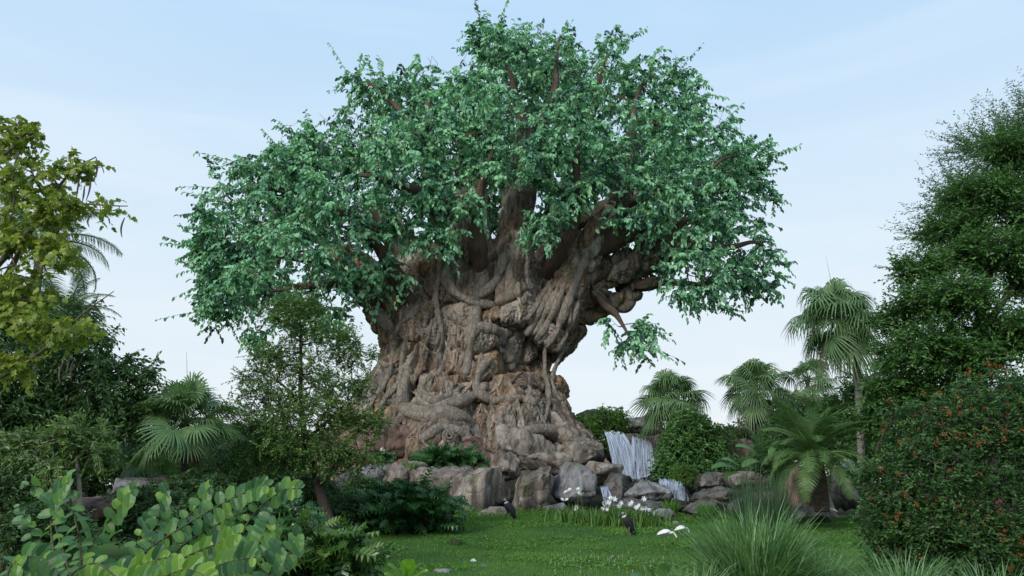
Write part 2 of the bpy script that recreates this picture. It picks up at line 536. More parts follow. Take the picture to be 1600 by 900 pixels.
M_GL = leaf_mat('giant_tree_leaf', [(.0, (.028, .088, .060)), (.24, (.070, .20, .130)), (.46, (.18, .43, .24)), (1.0, (.42, .72, .43))], trans=.25, rough=.42, tmul=1.2)

# ------------------------------------------------------------------ growing plants
def grow(nodes, nr, targets, bend=0.0, wob=0.12, k=0.02, rmin=.01, shrink=.62, npt=6, back=None):
    """join every target to the nearest wood already there; returns paths and the longer skeleton"""
    n0 = len(nodes)
    cap = n0 + len(targets) * (npt - 1)
    N = np.zeros((cap, 3)); Rr = np.zeros(cap)
    N[:n0] = nodes; Rr[:n0] = nr
    cnt = n0
    d0 = np.array([np.min(np.linalg.norm(nodes - t, axis=1)) for t in targets])
    paths = []
    for ti in np.argsort(d0):
        t = targets[ti]
        d = np.linalg.norm(N[:cnt] - t, axis=1)
        if back is not None:
            d = d + 0.25 * np.maximum(0, np.linalg.norm(N[:cnt] - back, axis=1) - np.linalg.norm(t - back))
        i = int(np.argmin(d))
        p0 = N[i]
        ln = np.linalg.norm(t - p0)
        mid = (p0 + t) / 2 + np.array([0, 0, bend * ln]) + rng.normal(0, wob * ln, 3)
        s = np.linspace(0, 1, npt)[:, None]
        P = (1 - s) ** 2 * p0 + 2 * s * (1 - s) * mid + s ** 2 * t
        P[1:-1] += rng.normal(0, wob * .25 * ln / npt * 2, (npt - 2, 3))
        r0 = max(rmin, min(Rr[i] * shrink, k * ln + rmin))
        r = r0 + (max(rmin * .5, r0 * .3) - r0) * s[:, 0]
        paths.append((P, r))
        N[cnt:cnt + npt - 1] = P[1:]
        Rr[cnt:cnt + npt - 1] = r[1:]
        cnt += npt - 1
    return paths, N[:cnt], Rr[:cnt]

def blob_points(blobs, n, inner=.3, up=-1.0):
    """points in a union of ellipsoids, each (centre, radii)"""
    C = np.array([b[0] for b in blobs]); Q = np.array([np.broadcast_to(b[1], (3,)) for b in blobs])
    w = np.prod(Q, axis=1) ** (.68)
    idx = rng.choice(len(blobs), n, p=w / w.sum())
    d = norm(rng.normal(size=(n, 3)))
    if up > -1:
        d[:, 2] = np.where(d[:, 2] < up, -d[:, 2], d[:, 2])
    rad = (inner ** 3 + rng.random(n) * (1 - inner ** 3)) ** (1 / 3)
    rad *= 1 + .10 * vnoise(d * 3 + idx[:, None] * 3.7, 11)
    return C[idx] + d * Q[idx] * rad[:, None], d, idx

def twigs(gl, gw, tips, out, per, tl, m, LT, leafL, leafW, droop=.35, hang=.5, spread=.8, tone_sd=.2, tone0=.5, rt=.008, upn=.4, wood=True):
    """leafy twigs at the tips"""
    n = len(tips) * per
    P0 = np.repeat(tips, per, 0)
    D = norm(np.repeat(norm(out), per, 0) * (1 - spread) + rng.normal(size=(n, 3)) * spread + np.array([0, 0, .15]))
    L = tl * rng.uniform(.55, 1.3, n)
    g = np.array([0, 0, -1.0])
    def pos(s):
        return P0 + D * (s * L)[:, None] + g * (droop * s * s * L)[:, None]
    side = norm(np.cross(D, g) + rng.normal(size=(n, 3)) * .2)
    tw = rng.normal(tone0, tone_sd, n)
    for j in range(m):
        s = np.full(n, (j + .6) / m) + rng.normal(0, .03, n)
        p = pos(s)
        sg = 1 if j % 2 else -1
        d = norm(D * .55 + side * sg * .75 + g * hang + rng.normal(size=(n, 3)) * .25)
        nn = norm(np.array([0, 0, upn]) + rng.normal(size=(n, 3)) * .5 + np.cross(d, side * sg) * .3 + np.array([0, -.3, 0]))
        ll = leafL * rng.uniform(.7, 1.2, n)
        leaves(gl, LT, p, d, nn, ll, ll * leafW, np.clip(tw + rng.normal(0, .10, n), 0, 1))
    if wood:
        a, b, c = pos(np.zeros(n)), pos(np.full(n, .5)), pos(np.ones(n))
        sticks(gw, a, b, rt, rt * .7); sticks(gw, b, c, rt * .7, rt * .35)

def woody(name, label, cat, trunks, blobs, n2, n3, leaf, mleaf, mbark, group=None, bend=.05, inner=.3, up=-1.0, k2=.02, k3=.015, sides=8, rough=.10, extra_tw=0):
    """tree or bush. trunks: list of (points, radii); leaf: keyword arguments for twigs()"""
    base = trunks[0][0][0]
    root = thing(name, base, label, cat, group)
    nod, nra = [], []
    for i, (P, r) in enumerate(trunks):
        Q = spline(np.column_stack([np.array(P, float), np.array(r, float)]), 6 * len(P))
        g = Geo()
        tube(g, Q[:, :3], Q[:, 3], sides, rough=rough, seed=i)
        g.obj('trunk' if i == 0 else 'limb', mbark, root)
        st = len(Q) // 3 if i == 0 else 2
        nod.append(Q[st:, :3]); nra.append(Q[st:, 3])
    nod = np.vstack(nod); nra = np.concatenate(nra)
    cen = np.mean([b[0] for b in blobs], axis=0)
    t2, _, _ = blob_points(blobs, n2, .1)
    p2, nod, nra = grow(nod, nra, t2, bend, .12, k2, .02, back=np.array(base, float))
    t3, d3, _ = blob_points(blobs, n3, inner, up)
    p3, nod3, nra3 = grow(nod, nra, t3, bend * .5, .12, k3, .008, npt=4)
    gw, gl = Geo(), Geo()
    for P, r in p2: tube(gw, P, r, 5)
    for P, r in p3:
        sticks(gw, P[:-1], P[1:], r[:-1], r[1:])
    tips = np.array([P[-1] for P, r in p3]); outs = np.array([P[-1] - P[-2] for P, r in p3])
    outs = norm(outs) + norm(tips - cen) * .6
    twigs(gl, gw, tips, outs, **leaf)
    if extra_tw:
        sel = np.array([P[2] for P, r in p3]); 
        lf = dict(leaf); lf['per'] = extra_tw
        twigs(gl, gw, sel, outs, **lf)
    gw.obj('branches', mbark, root, kind='stuff')
    gl.obj('foliage', mleaf, root, smooth=False, kind='stuff')
    return root

def pb(px, py, Y, rx, ry=None, rd=None):
    """an ellipsoid of crown: centre at a pixel and depth, radii given in pixels of the photograph"""
    ry = ry or rx
    s = Y / F
    return at(px, py, Y), (rx * s, (rd or (rx + ry) / 2) * s, ry * s)

def pts(L):
    return np.array([at(*p[:3]) for p in L])

# ------------------------------------------------------------------ GROUND
def build_ground():
    xs = np.unique(np.concatenate([np.linspace(-20, 20, 161), np.linspace(-60, 60, 81), np.linspace(-500, 500, 31)]))
    ys = np.unique(np.concatenate([np.linspace(-6, 40, 185), np.linspace(40, 80, 61), np.linspace(-60, 800, 41)]))
    X, Y = np.meshgrid(xs, ys, indexing='ij')
    Z = ghe(X, Y)
    V = np.stack([X, Y, Z], -1).reshape(-1, 3)
    a, b = len(xs), len(ys)
    i = np.arange(a - 1)[:, None] * b + np.arange(b - 1)[None]
    q = np.stack([i, i + b, i + b + 1, i + 1], -1).reshape(-1, 4)
    g = Geo(); g.add(V, q)
    m, n, l = new_mat('lawn_and_soil')
    out = n.new('ShaderNodeOutputMaterial'); ge = n.new('ShaderNodeNewGeometry')
    n1 = n.new('ShaderNodeTexNoise'); n1.inputs['Scale'].default_value = .35; n1.inputs['Detail'].default_value = 8
    l.new(ge.outputs['Position'], n1.inputs[0])
    c1 = n.new('ShaderNodeValToRGB')
    e = c1.color_ramp.elements
    e[0].position, e[0].color = .3, (.035, .085, .02, 1)
    e[1].position, e[1].color = .7, (.07, .15, .035, 1)
    l.new(n1.outputs[0], c1.inputs[0])
    n2 = n.new('ShaderNodeTexNoise'); n2.inputs['Scale'].default_value = 14; n2.inputs['Detail'].default_value = 8
    l.new(ge.outputs['Position'], n2.inputs[0])
    c2 = n.new('ShaderNodeMapRange'); c2.inputs['From Min'].default_value = .5; c2.inputs['From Max'].default_value = .75
    c2.inputs['To Max'].default_value = .6
    l.new(n2.outputs[0], c2.inputs['Value'])
    mi = n.new('ShaderNodeMix'); mi.data_type = 'RGBA'
    l.new(c2.outputs[0], mi.inputs['Factor']); l.new(c1.outputs[0], mi.inputs[6]); mi.inputs[7].default_value = (.035, .028, .018, 1)
    sp = n.new('ShaderNodeSeparateXYZ'); l.new(ge.outputs['Position'], sp.inputs[0])
    yy = n.new('ShaderNodeMath'); yy.operation = 'MULTIPLY_ADD'; l.new(n1.outputs[0], yy.inputs[0]); yy.inputs[1].default_value = 6; l.new(sp.outputs['Y'], yy.inputs[2])
    lm = n.new('ShaderNodeMapRange'); lm.inputs['From Min'].default_value = 36; lm.inputs['From Max'].default_value = 37.5
    l.new(yy.outputs[0], lm.inputs['Value'])
    c3 = n.new('ShaderNodeValToRGB'); c3.color_ramp.elements[0].color = (.012, .02, .008, 1); c3.color_ramp.elements[1].color = (.05, .042, .03, 1)
    c3.color_ramp.elements[0].position = .35; c3.color_ramp.elements[1].position = .7
    l.new(n2.outputs[0], c3.inputs[0])
    mj = n.new('ShaderNodeMix'); mj.data_type = 'RGBA'
    l.new(lm.outputs[0], mj.inputs['Factor']); l.new(mi.outputs[2], mj.inputs[6]); l.new(c3.outputs[0], mj.inputs[7]); mi = mj
    pbn = n.new('ShaderNodeBsdfPrincipled'); pbn.inputs['Roughness'].default_value = .9; pbn.inputs['Specular IOR Level'].default_value = .15
    l.new(mi.outputs[2], pbn.inputs['Base Color'])
    bp = n.new('ShaderNodeBump'); bp.inputs['Strength'].default_value = .6; bp.inputs['Distance'].default_value = .05
    l.new(n2.outputs[0], bp.inputs['Height']); l.new(bp.outputs[0], pbn.inputs['Normal'])
    l.new(pbn.outputs[0], out.inputs[0])
    o = g.obj('ground', m); o['kind'] = 'structure'
build_ground()

# ------------------------------------------------------------------ GIANT TREE
TREE_Y = 55.0
def px_tube(L, n=None):
    """L: (px, py, Y, radius in px)"""
    P = np.array([np.append(at(a, b, c), d * c / F) for a, b, c, d in L])
    return spline(P, n or 5 * len(P))

def build_trunk_base():
    g = Geo()
    def T(L, flat=1.0, sides=24):
        Q = px_tube(L)
        tube(g, Q[:, :3], Q[:, 3], sides, flat=flat)
    main = [(735, 790, 53, 205), (735, 725, 53, 172), (736, 680, 53.5, 152), (738, 640, 53.5, 136), (740, 600, 53.5, 126), (741, 560, 53.5, 121), (742, 520, 53.5, 126),
            (746, 482, 54, 134), (752, 445, 54.5, 112), (765, 410, 55, 70)]
    T(main, sides=40)
    # buttress lobes and stubs of the limbs
    T([(640, 560, 50, 40), (600, 640, 49, 48), (570, 710, 48, 60), (550, 760, 48, 70)])
    T([(700, 620, 48.5, 40), (690, 670, 47, 55), (690, 730, 46, 62)])
    T([(800, 600, 48.5, 45), (810, 660, 47.5, 50), (800, 740, 46, 65)])
    T([(840, 600, 50, 36), (862, 680, 48, 40), (895, 725, 47, 42), (925, 770, 46, 44)])
    T([(745, 520, 48.7, 40), (740, 580, 48.7, 46), (745, 640, 48, 40)])
    T([(660, 500, 50, 50), (665, 540, 49.5, 46), (650, 600, 49.5, 40)])
    T([(650, 545, 51, 50), (618, 495, 50.5, 38), (592, 460, 50.5, 32), (565, 422, 51, 24), (520, 398, 51, 20)])
    T([(700, 500, 51, 56), (712, 430, 50.5, 38), (715, 370, 51, 30), (690, 320, 52, 26)])
    T([(790, 500, 50, 56), (798, 420, 49.5, 36), (808, 340, 51, 28), (820, 240, 53, 22)])
    T([(842, 530, 50, 42), (886, 455, 49.5, 30), (926, 378, 50, 25), (966, 320, 50, 17)])
    T([(850, 520, 52, 38), (925, 443, 51, 24), (1000, 404, 50.5, 22), (1055, 380, 50, 16)])
    T([(850, 545, 53, 34), (912, 495, 52, 16), (958, 474, 51.5, 14), (994, 452, 51, 12)])
    T([(740, 480, 56, 60), (740, 380, 58, 30), (735, 280, 60, 24)])
    T([(830, 490, 56, 46), (880, 370, 58, 26), (905, 270, 60, 20)])
    T([(690, 480, 56, 60), (640, 400, 58, 28), (590, 330, 60, 20)])
    me = g.mesh('trunk_raw', M_TRUNK)
    o = bpy.data.objects.new('trunk_raw', me); COL.objects.link(o)
    md = o.modifiers.new('r', 'REMESH'); md.mode = 'VOXEL'; md.voxel_size = 0.075
    ms = o.modifiers.new('s', 'SMOOTH'); ms.iterations = 14; ms.factor = .6
    dg = bpy.context.evaluated_depsgraph_get()
    m2 = bpy.data.meshes.new_from_object(o.evaluated_get(dg))
    bpy.data.objects.remove(o)
    nv = len(m2.vertices)
    V = np.zeros(nv * 3, np.float32); m2.vertices.foreach_get('co', V); V = V.reshape(-1, 3).astype(float)
    Nn = np.zeros(nv * 3, np.float32); m2.vertex_normals.foreach_get('vector', Nn); Nn = Nn.reshape(-1, 3).astype(float)
    # carved relief: interlocking bulging forms, each with flutes running its own way
    front = np.where((V[:, 1] < 56) & (V[:, 2] > 1))[0]
    K = 170
    r2 = np.random.default_rng(21)
    sd_ = V[r2.choice(front, K, replace=False)]
    dk = norm(r2.normal(size=(K, 3)) * [.9, .4, .7] + np.array([0, 0, .45]))
    hi = sstep(13, 17, sd_[:, 2])
    dk = norm(dk * (1 - hi[:, None]) + hi[:, None] * np.array([0, 0, 1.6]) + .0)
    ampk = r2.uniform(.18, .62, K); frk = r2.choice([.9, 1.6, 2.4, 3.4], K); fak = r2.choice([.03, .07, .11], K)
    Wp = V + .45 * np.stack([fbm(V * .55, 3, s) for s in (31, 41, 51)], -1)
    F1 = np.full(nv, 1e9); F2 = np.full(nv, 1e9); I1 = np.zeros(nv, int)
    for k in range(K):
        v = Wp - sd_[k]
        al = v @ dk[k]
        d = np.sqrt(np.maximum((v * v).sum(1) - .72 * al * al, 0)) * (1.15 - .6 * ampk[k])
        c1 = d < F1
        F2 = np.where(c1, F1, np.minimum(F2, d))
        I1 = np.where(c1, k, I1); F1 = np.where(c1, d, F1)
    edge = np.clip((F2 - F1) / .55, 0, 1)
    bul = np.sqrt(1 - (1 - edge) ** 2)
    D = dk[I1]
    ac = (np.cross(Nn, D) * Wp).sum(1)
    fl = 1 - np.abs(np.sin(ac * frk[I1] * 1.6 + 1.2 * vnoise(V * .8, 61)))
    rdg = 1 - 2 * np.abs(vnoise(V * [1.4, 1.4, .55], 71))
    h = ampk[I1] * (bul - .62) - .16 * (edge < .12) + fak[I1] * (1 - 2 * fl) * np.minimum(1, edge * 2) + .10 * rdg + .09 * fbm(V * 2.2, 4, 81) + .22 * vnoise(V * .33, 91)
    h = h + .035 * (1 - 2 * np.abs(np.sin(ac * 9 + 2.5 * vnoise(V * 1.3, 62)))) * (edge > .1) + .03 * (1 - 2 * np.abs(vnoise(V * [3.5, 3.5, 1.2], 72)))
    h = h * (1 - .72 * sstep(15.5, 19.5, V[:, 2]))
    V2 = V + Nn * h[:, None]
    m2.vertices.foreach_set('co', V2.astype(np.float32).ravel())
    m2.polygons.foreach_set('use_smooth', np.ones(len(m2.polygons), bool))
    m2.update()
    tn = np.random.default_rng(3).random(K)[I1] * .75 + .25 * np.clip(edge, 0, 1) * 0 + .12 * fbm(V * 1.5, 3, 17)
    at_ = m2.attributes.new('tone', 'FLOAT', 'POINT'); at_.data.foreach_set('value', np.clip(tn, 0, 1).astype(np.float32))
    m2.materials.clear(); m2.materials.append(M_TRUNK)
    return m2

def build_giant():
    me = build_trunk_base()
    base = at(748, 745, 53)
    root = thing('giant_tree', (base[0], base[1], g1(base[0], base[1])), 'colossal broad-crowned tree with gnarled rock-like trunk rising from boulders', 'tree')
    tr = bpy.data.objects.new('trunk', me); COL.objects.link(tr)
    tr.parent = root; tr.matrix_parent_inverse = Matrix.Translation(-root.location)
    # limbs: (px, py, depth, radius px)
    LB = [
        [(600, 455, 50.5, 26), (560, 420, 51, 22), (500, 405, 50, 15), (440, 400, 49, 11), (380, 395, 49, 6)],
        [(565, 425, 51, 18), (520, 440, 48, 13), (460, 450, 47, 9), (400, 460, 47, 5)],
        [(640, 400, 57, 26), (590, 345, 58, 22), (520, 330, 57, 16), (440, 325, 56, 12), (380, 290, 56, 6)],
        [(715, 380, 51, 34), (690, 325, 51, 26), (668, 250, 52, 19), (640, 190, 53, 13), (590, 140, 53, 7), (545, 105, 54, 3)],
        [(690, 330, 51, 22), (650, 300, 48, 17), (600, 280, 46, 12), (540, 270, 45, 7)],
        [(668, 260, 52, 16), (672, 180, 51, 11), (665, 110, 52, 5)],
        [(735, 300, 60, 32), (730, 220, 60, 22), (735, 140, 59, 12), (740, 80, 58, 6)],
        [(808, 340, 51, 32), (820, 250, 52, 24), (818, 200, 52, 19), (800, 130, 52, 11), (780, 60, 52, 4)],
        [(820, 240, 52, 17), (860, 170, 51, 12), (870, 90, 52, 6), (880, 35, 52, 3)],
        [(905, 290, 60, 21), (912, 230, 60, 17), (930, 150, 58, 13), (960, 50, 58, 4)],
        [(935, 375, 50, 27), (962, 335, 50, 22), (975, 290, 50, 20), (985, 220, 51, 13), (1000, 140, 52, 7), (1060, 85, 52, 3)],
        [(925, 395, 50, 22), (985, 362, 49, 17), (1028, 345, 49, 15), (1080, 300, 49, 11), (1130, 250, 50, 6), (1200, 235, 51, 3)],
        [(890, 350, 56, 20), (960, 320, 56, 17), (1040, 300, 56, 13), (1110, 300, 56, 10), (1170, 290, 56, 5)],
        [(1000, 404, 50.5, 22), (1040, 385, 50, 19), (1080, 378, 50, 16), (1130, 388, 50, 11), (1180, 380, 51, 7), (1215, 400, 51, 3)],
        [(1050, 383, 50, 13), (1065, 350, 49, 9), (1100, 330, 48, 5)],
        [(998, 445, 51, 16), (1040, 440, 50, 9), (1090, 445, 50, 6), (1140, 450, 50, 3)],
        [(750, 420, 48.5, 20), (742, 350, 46.5, 15), (760, 270, 45, 10), (780, 200, 45, 5)],
        [(640, 470, 48.5, 18), (600, 400, 46.5, 13), (560, 360, 45, 9), (520, 350, 44, 4)],
        [(870, 400, 48.5, 22), (895, 330, 46.5, 16), (900, 250, 45, 11), (930, 180, 45, 5)],
        [(940, 470, 50, 9), (965, 500, 49.5, 5), (985, 530, 49, 3), (990, 555, 49, 2)],
    ]
    nod, nra = [], []
    for i, L in enumerate(LB):
        Q = px_tube(L, 12 * len(L))
        Q = Q[:int(len(Q) * .88)]
        Q[:, 3] *= np.linspace(1, .32, len(Q)) ** 1.0 * (.62 + .38 * sstep(0, .22, np.linspace(0, 1, len(Q))))
        bk = norm(Q[0, :3] - Q[3, :3]) * 1.6
        Q = np.vstack([np.append(Q[0, :3] + bk, Q[0, 3] * .8), Q])
        Q[2:, :3] += .22 * np.stack([fbm(Q[2:, :3] * .5, 2, s + i) for s in (3, 5, 7)], -1)
        g = Geo()
        tube(g, Q[:, :3], Q[:, 3], 28, rough=.20, seed=i, fl=8)
        g.obj('limb', M_LIMB, root)
        nod.append(Q[6:, :3]); nra.append(Q[6:, 3])
    nod = np.vstack(nod); nra = np.concatenate(nra)
    B = [(372, 285, 58, 54), (350, 325, 48, 52), (430, 262, 48, 55), (325, 385, 42, 54), (480, 235, 55, 54), (400, 440, 60, 50), (385, 315, 72, 55), (365, 425, 62, 54), (440, 290, 68, 50), (450, 410, 88, 47), (520, 225, 72, 56), (540, 345, 95, 45), (575, 425, 52, 47), (345, 475, 38, 55),
         (385, 390, 85, 60), (345, 400, 48, 53), (470, 350, 80, 58), (445, 480, 38, 49), (400, 500, 36, 52), (600, 165, 65, 55), (555, 125, 26, 54), (668, 125, 65, 53), (640, 260, 105, 46), (730, 190, 105, 48),
         (650, 340, 50, 46), (790, 110, 85, 52), (850, 85, 66, 56), (800, 225, 82, 45), (930, 115, 75, 54), (965, 62, 34, 54), (1030, 140, 75, 54), (900, 210, 100, 46),
         (1000, 235, 100, 48), (1100, 215, 80, 52), (1145, 290, 75, 56), (1080, 315, 85, 48), (1145, 385, 72, 52), (1182, 420, 42, 54), (1085, 415, 58, 47),
         (1062, 100, 28, 54), (1175, 230, 36, 55), (700, 225, 140, 62), (900, 200, 140, 64), (550, 290, 115, 62), (1050, 270, 120, 62), (820, 150, 130, 58),
         (980, 518, 44, 49), (735, 325, 34, 45), (850, 345, 34, 46), (890, 300, 40, 46), (940, 350, 22, 46), (690, 370, 26, 46), (620, 430, 30, 47), (1000, 330, 46, 47), (800, 340, 70, 63), (880, 350, 60, 63), (700, 360, 60, 62), (960, 340, 50, 60), (1040, 350, 50, 58), (520, 470, 45, 47), (1130, 450, 40, 51), (770, 55, 42, 52), (480, 240, 50, 52), (1010, 395, 40, 52)]
    blobs = [pb(x, y + 8, Y, r * .97) for x, y, r, Y in B]
    cen = at(760, 300, 55)
    t2, _, _ = blob_points(blobs, 330, .05)
    low = at(760, 460, 53)
    p2, nod, nra = grow(nod, nra, t2, .05, .13, .022, .035, npt=8, back=low)
    gb = Geo()
    big = sorted(p2, key=lambda p: -p[1][0])
    for i, (P, r) in enumerate(big):
        g = Geo() if i < 60 else gb
        tube(g, spline(P, 16), spline(r[:, None], 16)[:, 0], 8, rough=.10, seed=i)
        if i < 60: g.obj('branch', M_LIMB, root)
    t3, d3, _ = blob_points(blobs, 5300, .45)
    p3, _, _ = grow(nod, nra, t3, .03, .13, .012, .018, npt=5)
    for P, r in p3: sticks(gb, P[:-1], P[1:], r[:-1], r[1:])
    tips = np.array([P[-1] for P, r in p3])
    outs = norm(np.array([P[-1] - P[-2] for P, r in p3])) + .8 * norm(tips - cen)
    kp = (vnoise(tips * .42, 77) + .45 * vnoise(tips * 1.1, 78)) > -.11
    tips, outs = tips[kp], outs[kp]
    gl = Geo()
    twigs(gl, gb, tips, outs, per=3, tl=.98, m=10, LT=LEAF4, leafL=.335, leafW=.64, droop=.45, hang=.9, spread=.65, tone_sd=.30, tone0=.5, rt=.016, upn=.35)
    mids = np.array([P[2] for P, r in p3])[::2]
    twigs(gl, gb, mids, rng.normal(size=mids.shape), per=1, tl=1.1, m=7, LT=LEAF4, leafL=.38, leafW=.62, droop=.3, hang=.8, spread=.6, tone_sd=.2, tone0=.42, rt=.014)
    # sprays that stand clear of the crown
    sel = np.where(np.linalg.norm((tips - cen) / [1, 1, .8], axis=1) > 13)[0]
    sel = rng.choice(sel, 420, replace=False)
    twigs(gl, gb, tips[sel], norm(tips[sel] - cen), per=1, tl=2.4, m=15, LT=LEAF4, leafL=.38, leafW=.6, droop=.12, hang=.7, spread=.25, tone0=.4, rt=.022)
    gb.obj('branches', M_LIMB, root, kind='stuff')
    gl.obj('foliage', M_GL, root, smooth=False, kind='stuff')

    # winding roots that cling to the trunk, laid on its real surface
    bvh = BVHTree.FromPolygons(
        [v.co for v in me.vertices], [tuple(p.vertices) for p in me.polygons])
    def hit(px, py):
        d = Vector(ray(px, py)).normalized()
        loc, n, i, dist = bvh.ray_cast(Vector(CAM), d)
        return (np.array(loc), np.array(n)) if loc is not None else None
    def root_on(L, r0, r1, name='root', mat=None, lift=.0, rough=.30, ribs=0, sides=16):
        C = spline(np.array(L, float), 9 * len(L))
        P = []
        for x, y in C:
            h = hit(x, y)
            if h: P.append(h[0])
        if len(P) < 5: return
        P = np.array(P)
        keep = [0]
        for k in range(1, len(P)):
            if abs(P[k][1] - P[keep[-1]][1]) < 1.4: keep.append(k)
        P = P[keep]
        if len(P) < 5: return
        Ps = P.copy()
        for _ in range(5): Ps[1:-1] = (Ps[:-2] + 2 * Ps[1:-1] + Ps[2:]) / 4
        r = np.linspace(r0, r1, len(Ps)) * (50 / F) * .74 * (.72 + .45 * np.sin(np.linspace(.3, 2.9, len(Ps)))) * (1 + .16 * np.sin(np.linspace(0, 4 + len(Ps) * .22, len(Ps)) + r0 * 7))
        vd = norm(CAM - Ps)
        Ps = Ps + vd * (r * lift)[:, None]
        Q = spline(np.column_stack([Ps, r]), len(Ps) * 3)
        Q[0, :3] -= vd[0] * .3; Q[-1, :3] -= vd[-1] * .3
        rr = Q[:, 3].copy()
        e = np.minimum(np.arange(len(rr)), np.arange(len(rr))[::-1]) / 4.0
        rr *= np.sqrt(np.clip(e, .03, 1))
        g = Geo(); tube(g, Q[:, :3], rr, sides, rough=rough, seed=len(bpy.data.objects) % 97, ribs=ribs, fl=4)
        g.obj(name, mat or M_VINE, root)
    RO = [
        ([(655, 462), (650, 485), (628, 505), (618, 530), (612, 565), (600, 600), (575, 640)], 7, 5),
        ([(636, 520), (630, 560), (622, 600), (600, 625), (590, 660)], 6, 4),
        ([(700, 488), (728, 506), (760, 512), (785, 522), (784, 540)], 9, 7),
        ([(778, 545), (796, 562), (794, 585), (775, 602), (758, 604)], 7, 11),
        ([(838, 412), (842, 440), (826, 458), (800, 462), (790, 480), (786, 505)], 7, 9),
        ([(906, 525), (886, 560), (872, 590), (884, 625), (893, 650)], 4, 4),
        ([(893, 530), (872, 560), (862, 590), (868, 612), (884, 640)], 4, 3),
        ([(852, 540), (850, 580), (858, 620), (850, 660)], 5, 4),
        ([(640, 575), (628, 610), (632, 640), (665, 652), (705, 648), (738, 662), (748, 700)], 13, 12),
        ([(600, 625), (650, 640), (700, 632), (735, 622), (760, 600)], 8, 10),
        ([(760, 430), (745, 460), (742, 500), (735, 540), (728, 590)], 10, 8),
        ([(880, 432), (862, 470), (845, 505), (828, 530)], 5, 7),
        ([(868, 440), (850, 474), (834, 504), (822, 524)], 5, 7),
        ([(884, 438), (872, 470), (856, 505), (838, 532)], 5, 7),
        ([(897, 446), (886, 482), (871, 516), (852, 544)], 5, 7),
        ([(908, 452), (900, 485), (886, 520), (868, 550)], 4, 6),
        ([(856, 448), (838, 478), (822, 500)], 4, 6),
        ([(690, 500), (684, 530), (676, 560)], 4, 3), ([(704, 505), (702, 535), (694, 570)], 4, 3), ([(676, 498), (668, 530), (660, 555)], 4, 3),
        ([(770, 640), (765, 665), (768, 690)], 6, 4), ([(784, 638), (782, 665), (788, 692)], 6, 4), ([(798, 640), (802, 665), (812, 690)], 6, 4),
        ([(716, 510), (716, 540), (712, 575)], 4, 3),
        ([(915, 400), (900, 440), (880, 490), (866, 530)], 9, 7),
        ([(720, 380), (700, 420), (704, 450), (735, 470), (775, 478)], 12, 8),
        ([(690, 420), (680, 470), (690, 520), (680, 580)], 6, 5),
        ([(790, 395), (775, 440), (735, 470)], 10, 8),
        ([(700, 545), (690, 580), (660, 600), (668, 625), (700, 618), (706, 598)], 7, 8),
        ([(768, 560), (752, 575), (745, 610), (770, 625), (810, 622), (840, 632)], 8, 7),
        ([(655, 690), (690, 668), (725, 680), (735, 710)], 8, 10),
        ([(790, 690), (830, 672), (880, 680), (920, 705)], 9, 12),
        ([(600, 690), (625, 655), (660, 640)], 10, 8),
        ([(925, 455), (945, 470), (970, 488), (985, 470), (978, 450)], 8, 9),
        ([(940, 450), (955, 465), (962, 480)], 6, 6),
        ([(580, 480), (600, 500), (615, 520), (618, 545)], 14, 10),
    ]
    for i, (L, a, b) in enumerate(RO):
        root_on(L, a, b, ribs=(.42 if i in (2, 3) else 0), rough=(.16 if i in (2, 3) else .26), mat=M_VINE, lift=(.12 if i % 2 else -.15))
    r3 = random.Random(5)
    for k in range(34):
        x = r3.uniform(600, 900); y = r3.uniform(430, 640)
        L = [(x, y)]
        a = r3.choice([1.57, 1.57, .9, 2.3]) + r3.uniform(-.4, .4)
        for s in range(r3.randint(3, 6)):
            a += r3.uniform(-.6, .6)
            x += 22 * math.cos(a); y += 22 * math.sin(a)
            L.append((x, y))
        root_on(L, r3.uniform(2, 4.5), r3.uniform(1.5, 3), mat=r3.choice([M_VINE, M_TRUNK, M_TRUNK]), lift=.1)
    # burls: raised spiral knots
    for (x, y, rr) in [(700, 683, 10), (815, 600, 8), (665, 520, 9)]:
        h = hit(x, y)
        if not h: continue
        c, n = h
        u = norm(np.cross(n, [0, 0, 1.0])); v = np.cross(n, u)
        s = np.linspace(0, 1, 50)
        rad = rr * 50 / F * (1 - .85 * s)
        an = s * 2 * math.pi * 2.4 + x
        P = c + rad[:, None] * (np.cos(an)[:, None] * u + np.sin(an)[:, None] * v) + n * (.03 + .22 * s)[:, None]
        g = Geo(); tube(g, P, rr * 50 / F * .24 * (1 - .3 * s), 8, rough=.08, seed=int(x))
        g.obj('burl', M_VINE, root)
    return hit
build_giant()
